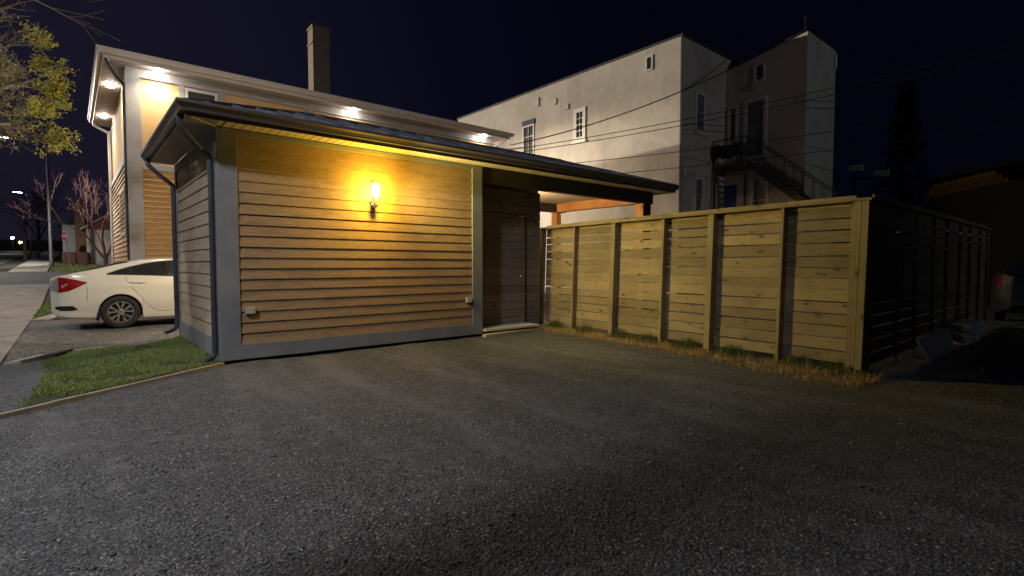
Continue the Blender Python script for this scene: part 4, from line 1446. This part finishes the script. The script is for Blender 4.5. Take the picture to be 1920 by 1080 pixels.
# big budding street tree, trunk outside the frame at the left
rnd = random.Random(5)
tb = Vector((-4.1, 6.2, 0))
t1 = thing('budding_street_tree', tb, 'large street tree with fresh yellow-green buds overhanging the white car', 'tree')
tm = MB()
top = tb + Vector((.15, -.1, 2.7))
tm.tube([tb, tb + Vector((.02, 0, 1.2)), top], [.20, .16, .15], 10, cap=False)
tips = []; hi = []
for tgt, rr in (((-2.15, 5.75, 3.75), .045), ((-2.05, 5.55, 4.4), .05), ((-2.35, 5.9, 4.15), .045), ((-2.25, 5.9, 4.9), .05), ((-2.7, 5.7, 4.4), .045), ((-2.9, 6.5, 5.3), .05), ((-2.75, 5.3, 3.85), .045), ((-2.9, 5.9, 4.9), .05), ((-2.45, 5.3, 4.8), .045)):
    a = top + Vector((0, 0, rnd.uniform(-.3, .5))); b = Vector(tgt)
    mid = a.lerp(b, .5) + Vector((0, 0, .35))
    path = smooth_path([a, a.lerp(mid, .6) + Vector((0, 0, .1)), mid, b], 4)
    tm.tube(path, [rr * 1.5 - rr * .8 * i / (len(path) - 1) for i in range(len(path))], 6, cap=False)
    for f_ in (.45, .6, .75, .88, 1.0):
        k = int(f_ * (len(path) - 1))
        dirv = (path[k] - path[max(0, k - 1)]).normalized()
        for s_ in range(2):
            dv = (dirv + Vector((rnd.uniform(-.8, .8), rnd.uniform(-.8, .8), rnd.uniform(-.75, .45)))).normalized()
            grow(tm, path[k], dv, rnd.uniform(.28, .44), rr * .40, 4, rnd, tips, .5, (2, 3), .85, .76, -.02, .0042, 5)
for tgt, rr in (((-2.9, 6.2, 7.0), .08), ((-4.3, 4.6, 7.4), .09), ((-3.4, 7.8, 7.8), .09), ((-2.4, 6.6, 6.3), .07), ((-2.7, 5.3, 6.4), .07), ((-5.5, 7, 7), .09)):
    a = top; b = Vector(tgt)
    mid = a.lerp(b, .5) + Vector((0, 0, .4))
    path = smooth_path([a, mid, b], 5)
    tm.tube(path, [rr * 1.4 - rr * .8 * i / (len(path) - 1) for i in range(len(path))], 7, cap=False)
    for f_ in (.4, .55, .7, .85, 1.0):
        k = int(f_ * (len(path) - 1))
        dirv = (path[k] - path[max(0, k - 1)]).normalized()
        for s_ in range(2):
            dv = (dirv + Vector((rnd.uniform(-.9, .9), rnd.uniform(-.9, .9), rnd.uniform(-.3, .7)))).normalized()
            grow(tm, path[k], dv, rnd.uniform(.6, 1.0), rr * .4, 3, rnd, hi, .4, (2, 3), .75, .72, .03, .0035, 5)
tm.build('trunk', M['bark'], t1, smooth=True)
V, F = leaves([t for t in tips if rnd.random() < .24], 3, .020, .035, rnd)
sel = [t for t in tips if t[0].x > -1.85 and rnd.random() < .32]
V2, F2 = leaves(sel, 14, .030, .045, rnd)
o_ = len(V)
V += V2; F += [tuple(i + o_ for i in f) for f in F2]
V2, F2 = leaves([t for t in hi if rnd.random() < .12], 2, .02, .04, rnd)
o_ = len(V)
V += V2; F += [tuple(i + o_ for i in f) for f in F2]
obj_from('crown', V, F, M['leafy'], t1)

def bare_tree(name, base, h, r, seed, m, label, lm=None, depth=5, spread=.6, trunk=.35, leaf=(0, 0, 0)):
    rn = random.Random(seed)
    b = Vector(base)
    t = thing(name, b, label, 'tree')
    mb = MB(); tp = []
    tt = b + Vector((rn.uniform(-.1, .1), rn.uniform(-.1, .1), h * trunk))
    mb.tube([b - Vector((0, 0, .1)), b.lerp(tt, .15), b.lerp(tt, .5), tt], [r * 1.35, r * 1.05, r * .95, r * .9], 9, cap=False)
    for k in range(4):
        a = 2 * PI * k / 4 + rn.uniform(-.4, .4)
        d = Vector((math.cos(a) * .55, math.sin(a) * .55, 1)).normalized()
        grow(mb, tt - Vector((0, 0, .15 * k * h * .05)), d, h * .26, r * .6, depth - 1, rn, tp, .3, (2, 3), spread, .74, .05, r * .035, 6)
    mb.build('trunk', m, t, smooth=True)
    if lm:
        V, F = leaves(tp, leaf[0], leaf[1], leaf[2], rn)
        obj_from('crown', V, F, lm, t)
    return t
bare_tree('bare_street_tree', (-4.5, 57.3, 1.72), 9.5, .15, 21, M['barkpale'], 'pale bare street tree standing far down the sidewalk', depth=5, trunk=.28)
bare_tree('dark_street_tree', (-3.6, 56.0, 1.66), 7.5, .13, 23, M['barkdark'], 'dark dense tree beside the pale bare street tree', M['leafdark'], 5, .6, .25, (2, .08, .2))
bare_tree('red_twig_tree', (.15, 30.5, .66), 6.6, .12, 25, M['barkred'], 'bare reddish young tree beside the corner of the yellow house', M['leafred'], 6, .55, .14, (1, .03, .05))
bare_tree('sidewalk_tree', (-4.3, -1.9, 0), 6.0, .12, 29, M['bark'], 'small bare tree on the verge nearest the camera', None, 5, .6, .42)

# dark conifer at the right, near invisible
cn = thing('conifer_tree', (27.9, -.5, 0), 'tall dark conifer standing behind the side fence', 'tree')
mb = MB(); mb.tube([(27.9, -.5, 0), (27.9, -.5, 9.4)], [.25, .04], 8); mb.build('trunk', M['barkdark'], cn)
rn = random.Random(4)
V, F = [], []
for _ in range(3600):
    h = rn.uniform(.8, 9.6); rad = (9.8 - h) / 9.8 * 2.0 * (1 + .3 * math.sin(h * 5 + 2 * math.sin(h * 1.7))) * math.sqrt(rn.random())
    a = rn.uniform(0, 6.28)
    c = Vector((27.9 + rad * math.cos(a), -.5 + rad * math.sin(a), h - rad * .25))
    d = Vector((math.cos(a), math.sin(a), rn.uniform(-.6, .1))).normalized()
    s = Vector((-math.sin(a), math.cos(a), 0)) * .07
    ln = rn.uniform(.18, .4)
    o = len(V)
    V += [c - s, c + d * ln, c + s]
    F.append((o, o + 1, o + 2))
obj_from('crown', V, F, M['leafdark'], cn)

# ------------------------------------------------------------------ street lamps
def street_lamp(base, h, arm, label, watts, color, m, headlen=.55, r=.09, group='street lamps along the street', size=.18, ang=165, tilt=(0, 0, 0), blend=.35, aimdir=None):
    b = Vector(base)
    t = thing('street_lamp', b, label, 'street lamp', group)
    mb = MB(); mb.tube([b - Vector((0, 0, .1)), b + Vector((0, 0, .4)), b + Vector((0, 0, h * .85))], [r * 1.25, r, r * .72], 10)
    mb.build('pole', M['galv'], t, smooth=True)
    av = Vector(arm)
    top_ = b + Vector((0, 0, h * .85))
    am = MB(); am.tube(smooth_path([top_ - Vector((0, 0, .1)), top_ + av * .45 + Vector((0, 0, h * .09)), top_ + av + Vector((0, 0, h * .12))]), r * .45, 8)
    am.build('arm', M['galv'], t, smooth=True)
    e = top_ + av + Vector((0, 0, h * .12))
    dv = av.normalized()
    hm = MB(); hm.bar(e - dv * .1, e + dv * headlen, .26, .10)
    hd_ = hm.build('lamp_head', M['galv'], t, bevel=.03)
    ln = MB(); ln.bar(e + dv * .08 - Vector((0, 0, .062)), e + dv * (headlen - .06) - Vector((0, 0, .062)), .20, .022)
    ln.build('lens', m, hd_)
    if watts:
        spot('street_lamp_light', t, e + dv * headlen * .5 - Vector((0, 0, .12)), Vector(aimdir) if aimdir else Vector((0, 0, -1)) + Vector(tilt), watts, color, size, ang, blend)
    return t
COOL = (1.0, .93, .84)
street_lamp((-6.6, -4.6, 0), 8.9, (1.0, -.1, 0), 'street lamp standing left of the camera over the gravel lot', 3200, (.97, .96, 1.0), M['led'], ang=141, tilt=(.06, .75, 0), blend=1.0, size=.34)
street_lamp((-12, 14, 0), 8.6, (1.2, -.3, 0), 'added unseen street lamp across the road lighting the yellow house', 3400, COOL, M['led'])  # added out of frame to brighten the house's left wall
street_lamp((10, -42, 0), 9.5, (0, 1.0, 0), 'added unseen lamp far behind the camera lighting the white block', 4800, (.86, .92, 1.0), M['ledcool'], tilt=(0, 0, 0), ang=55, blend=1.0, aimdir=(9, 45, 5.5))  # added out of frame, aimed up to lift the block's rear wall
fm = thing('added_flood_mast', (-12.6, 44, T(44)), 'added unseen floodlight mast lighting the white block over the yellow house', 'floodlight')  # added out of frame to light the block's long left wall
mb = MB(); mb.tube([(-12.6, 44, 1.0), (-12.6, 44, 11.4)], [.16, .08], 10); mb.build('pole', M['galv'], fm, smooth=True)
mb = MB(); mb.bar((-12.5, 43.9, 11.5), (-12.1, 43.4, 11.42), .5, .4); hd_ = mb.build('lamp_head', M['galv'], fm, bevel=.02)
mb = MB(); mb.bar((-12.09, 43.39, 11.418), (-12.05, 43.34, 11.41), .44, .34); mb.build('lens', M['led'], hd_)
spot('added_flood_beam', fm, (-11.95, 43.2, 11.38), (27.5, -34.7, -4.6), 58000, (1, .90, .76), .2, 42, .5)
street_lamp((-2.44, 41.5, 1.1), 9.2, (-2.0, 1.2, 0), 'tall street lamp with a long arm beside the far sidewalk', 5000, COOL, M['ledcool'], headlen=.8, r=.11, ang=100, tilt=(-.6, .36, 0))
street_lamp((-9.2, 33, .76), 8.2, (1.2, .3, 0), 'added unseen street lamp lighting the crossing and the corner garage', 5200, COOL, M['ledcool'])  # added out of frame to brighten the garage and cross street
street_lamp((-4.9, 76, 2.48), 7.4, (-.5, 0, 0), 'distant lit street lamp above the pale bare tree', 1500, COOL, M['ledcool'], headlen=.9, r=.07, ang=90, tilt=(-.8, 0, 0))
for (bx_, by_, bz_, m_, lab) in ((-7.9, 77, 5.3, 'ledcool', 'lit lamp at the left edge of the distant street'), (-7.3, 90, 4.85, 'ledcool', 'bluish white lamp low over the distant street'),
                                 (-6.5, 89, 4.25, 'ledorange', 'orange lamp glowing low over the distant street')):
    gz = T(by_)
    t = thing('lamp_post', (bx_, by_, gz), lab, 'street lamp')
    mb = MB(); mb.tube([(bx_, by_, gz), (bx_, by_, bz_)], .05, 6); mb.build('pole', M['iron'], t)
    mb = MB(); mb.lathe([(.05, -.2), (.27, -.08), (.27, .06), (.08, .14)], (bx_, by_, bz_), 2, 12); mb.v = [((p[0] - bx_) * .65 + bx_, (p[1] - by_) * .65 + by_, (p[2] - bz_) * .7 + bz_) for p in mb.v]; mb.build('lens', M[m_], t, smooth=True)

# utility pole just outside the frame: it throws the long shadow on the gravel
up_ = thing('utility_pole', (-3.0, -5.08, 0), 'wooden utility pole on the verge beside the gravel lot', 'utility pole')
mb = MB(); mb.tube([(-3.0, -5.08, -.1), (-3.0, -5.08, 9.6)], [.14, .11], 12); mb.build('pole', M['greywood'], up_, smooth=True)
mb = MB(); mb.bar((-3.0, -6.1, 9.0), (-3.0, -4.0, 9.0), .1, .12); mb.build('crossarm', M['greywood'], up_)

# ------------------------------------------------------------------ stop sign at the crossing
sx, sy = -1.70, 44.2; sz = T(sy)
ss = thing('stop_sign', (sx, sy, sz), 'red octagonal stop sign on a slim leaning post at the crossing', 'sign')
mb = MB(); mb.tube([(sx + .28, sy - .1, sz), (sx, sy, sz + 2.5)], .03, 6); mb.build('post', M['galv'], ss)
fd = Vector((-.93, -.32, 0)).normalized(); fs_ = Vector((-fd.y, fd.x, 0))
if fs_.x < 0: fs_ = -fs_
oc = []
cz = sz + 2.15
for k in range(8):
    a = PI / 8 + k * PI / 4
    oc.append((math.cos(a) * .40, math.sin(a) * .40))
mb = MB()
def SP(u, v, d):
    p = Vector((sx + .03, sy, cz)) + fs_ * u + fd * d
    return (p.x, p.y, p.z + v)
n = 8
mb.add([SP(u, v, .05) for u, v in oc] + [SP(u, v, .045) for u, v in oc], [tuple(range(8)), tuple(range(8, 16))[::-1]] + [(i, (i + 1) % 8, 8 + (i + 1) % 8, 8 + i) for i in range(8)])
pl_ = mb.build('sign_plate', M['stopred'], ss)
cu = bpy.data.curves.new('lettering', 'FONT')
cu.body = 'STOP'; cu.size = .30; cu.align_x = 'CENTER'; cu.align_y = 'CENTER'; cu.extrude = .003
tmp = bpy.data.objects.new('text_source', cu)
COL.objects.link(tmp)
bpy.context.view_layer.update()
tme = bpy.data.meshes.new_from_object(tmp.evaluated_get(bpy.context.evaluated_depsgraph_get()))
bpy.data.objects.remove(tmp)
tme.materials.clear()
tme.materials.append(M['signwhite'])
to = bpy.data.objects.new('lettering', tme)
COL.objects.link(to)
to.parent = pl_
p = Vector(SP(0, 0, .056)) - ORIGIN[pl_.name]
zax = fd; xax = fs_; yax = Vector((0, 0, 1))
to.matrix_local = Matrix(((xax.x, yax.x, zax.x, p.x), (xax.y, yax.y, zax.y, p.y), (xax.z, yax.z, zax.z, p.z), (0, 0, 0, 1)))
mb = MB()
for i in range(8):
    a, b = oc[i], oc[(i + 1) % 8]
    mb.add([SP(a[0], a[1], .052), SP(b[0], b[1], .052), SP(b[0] * .92, b[1] * .92, .052), SP(a[0] * .92, a[1] * .92, .052)], [(0, 1, 2, 3)])
mb.build('sign_border', M['signwhite'], pl_)

# ------------------------------------------------------------------ far brick house and garage on the corner
gz = T(45)
gh_ = thing('corner_garage', (.3, 46, gz), 'chalky white gabled garage beyond the reddish tree', 'garage')
mb = MB()
mb.box(-.42, 4.6, 45.2, 49.5, gz - .2, 4.02)
mb.build('wall', M['garagew'], gh_)
mb = MB(); mb.prism([(-.6, 4.03), (2.1, 5.95), (4.8, 4.03)], 1, 45.1, 49.4); mb.build('gable', M['brickdark'], gh_)
mb = MB()
mb.bar((-.75, 47.3, 4.0), (2.12, 47.3, 6.05), 4.6, .10, (0, 0, 1)); mb.bar((2.13, 47.3, 6.05), (5.3, 47.3, 4.0), 4.6, .10)
mb.build('roof', M['housetrim'], gh_)
bh = thing('brick_house', (-1.3, 50, gz), 'brick house with tall brick chimney behind the stop sign', 'house')
mb = MB()
mb.box(-1.05, -.45, 46.4, 47.0, gz - .2, 5.7)
mb.box(-1.15, -.33, 46.3, 47.1, 5.7, 6.3)
mb.box(-1.07, -.42, 46.38, 47.02, 6.3, 6.4)
mb.build('chimney', M['brick'], bh)
mb = MB(); mb.box(-1.85, -1.06, 47.2, 52, gz - .2, 4.4); mb.build('wall', M['greyw'], bh)
mb = MB(); mb.box(-1.9, -.3, 44.9, 46.2, gz - .3, 2.2); mb.build('porch_wall', M['brickdark'], bh)
mb = MB(); mb.prism([(-2.2, 4.4), (-.7, 5.3), (1.0, 4.4)], 1, 47.3, 52); mb.build('roof', M['shingle'], bh)
lw = MB(); lw.box(-60, 40, 122.5, 123.0, T(122) - .2, T(122) + 1.4)
tag(lw.build('street_wall', M['farroad'], loc=(0, 122, T(122))), 'long pale concrete wall closing the far end of the street', 'wall')

# ------------------------------------------------------------------ dark right side
db = thing('dark_outbuilding', (25.5, -4, 0), 'dark outbuilding with fascia tinted orange as if lamplit under the night sky at right', 'outbuilding')
a = Vector((26.6, -1.7, 0)); b = Vector((23.2, -5.2, 0))
dvec = (b - a).normalized(); nv = Vector((dvec.y, -dvec.x, 0))
if nv.x < 0: nv = -nv
mb = MB()
q = [a, b, b + nv * 6, a + nv * 6]
mb.hexa([(p.x, p.y, 0) for p in q] + [(p.x, p.y, 4.2) for p in q]); mb.build('wall', M['darkwall'], db)
mb = MB()
for k in range(3):
    z0 = 4.12 + k * .17
    o_ = -nv * (.08 + .03 * (k % 2))
    t0, t1_ = .04 * k, .80 - .05 * k
    p0, p1 = a.lerp(b, t0) + o_, a.lerp(b, t1_) + o_
    mb.bar((p0.x, p0.y, z0 + .05), (p1.x, p1.y, z0 + .12), .04, .16)
mb.build('fascia', M['fascia_lit'], db)
mb = MB()
q2 = [a - nv * .3, b - nv * .3 + dvec * .4, b + nv * 6 + dvec * .4, a + nv * 6]
mb.hexa([(p.x, p.y, 4.72) for p in q2] + [(p.x, p.y, 4.85) for p in q2]); mb.build('roof', M['shingle'], db)
# flood lights on a pole behind the block
fl = thing('floodlight_pole', (26.3, 1.0, 0), 'pole with two pale unlit floodlight heads right of the white block', 'floodlight')
mb = MB(); mb.tube([(26.3, 1.0, 0), (26.3, 1.0, 5.3)], .06, 8); mb.bar((26.3, 1.0, 5.2), (26.1, -.05, 5.1), .06, .06); mb.build('pole', M['iron'], fl)
for (x_, y_, z_) in ((26.2, .92, 5.68), (26.0, -.12, 5.28)):
    mb = MB(); mb.bar((x_, y_ + .28, z_), (x_, y_ - .28, z_ - .03), .16, .28); mb.build('lamp_head', M['box'], fl, .02)
# leaning board, crate, and plank by the side fence
mb = MB()
mb.hexa([(7.0, -5.66, .0), (8.62, -5.64, .0), (8.62, -5.61, .0), (7.0, -5.63, .0), (6.80, -5.56, .30), (8.62, -5.55, .29), (8.62, -5.52, .29), (6.80, -5.53, .30)])
tag(mb.build('leaning_board', M['panelw'], bevel=.004, loc=(7.5, -5.7, 0)), 'pale rectangular board leaning against the foot of the dark side fence', 'board')
mb = MB(); mb.box(9.1, 10.1, -5.72, -5.48, 0, .22); mb.box(9.05, 10.15, -5.75, -5.46, .2205, .33)
tag(mb.build('wooden_box', M['panelw'], bevel=.01, loc=(9, -5.7, 0)), 'low pale-topped box beside the leaning board at the dark fence', 'box')
mb = MB(); mb.bar((15.2, -7.0, 1.35), (17.5, -8.4, 1.36), .05, .22); mb.bar((15.3, -7.05, 0), (15.3, -7.05, 1.3), .1, .1, (1, 0, 0)); mb.bar((17.3, -8.3, 0), (17.3, -8.3, 1.3), .1, .1, (1, 0, 0))
tag(mb.build('barrier_rail', M['panelw'], loc=(16, -7.5, 0)), 'pale horizontal barrier rail at the far right behind the dark car', 'barrier')
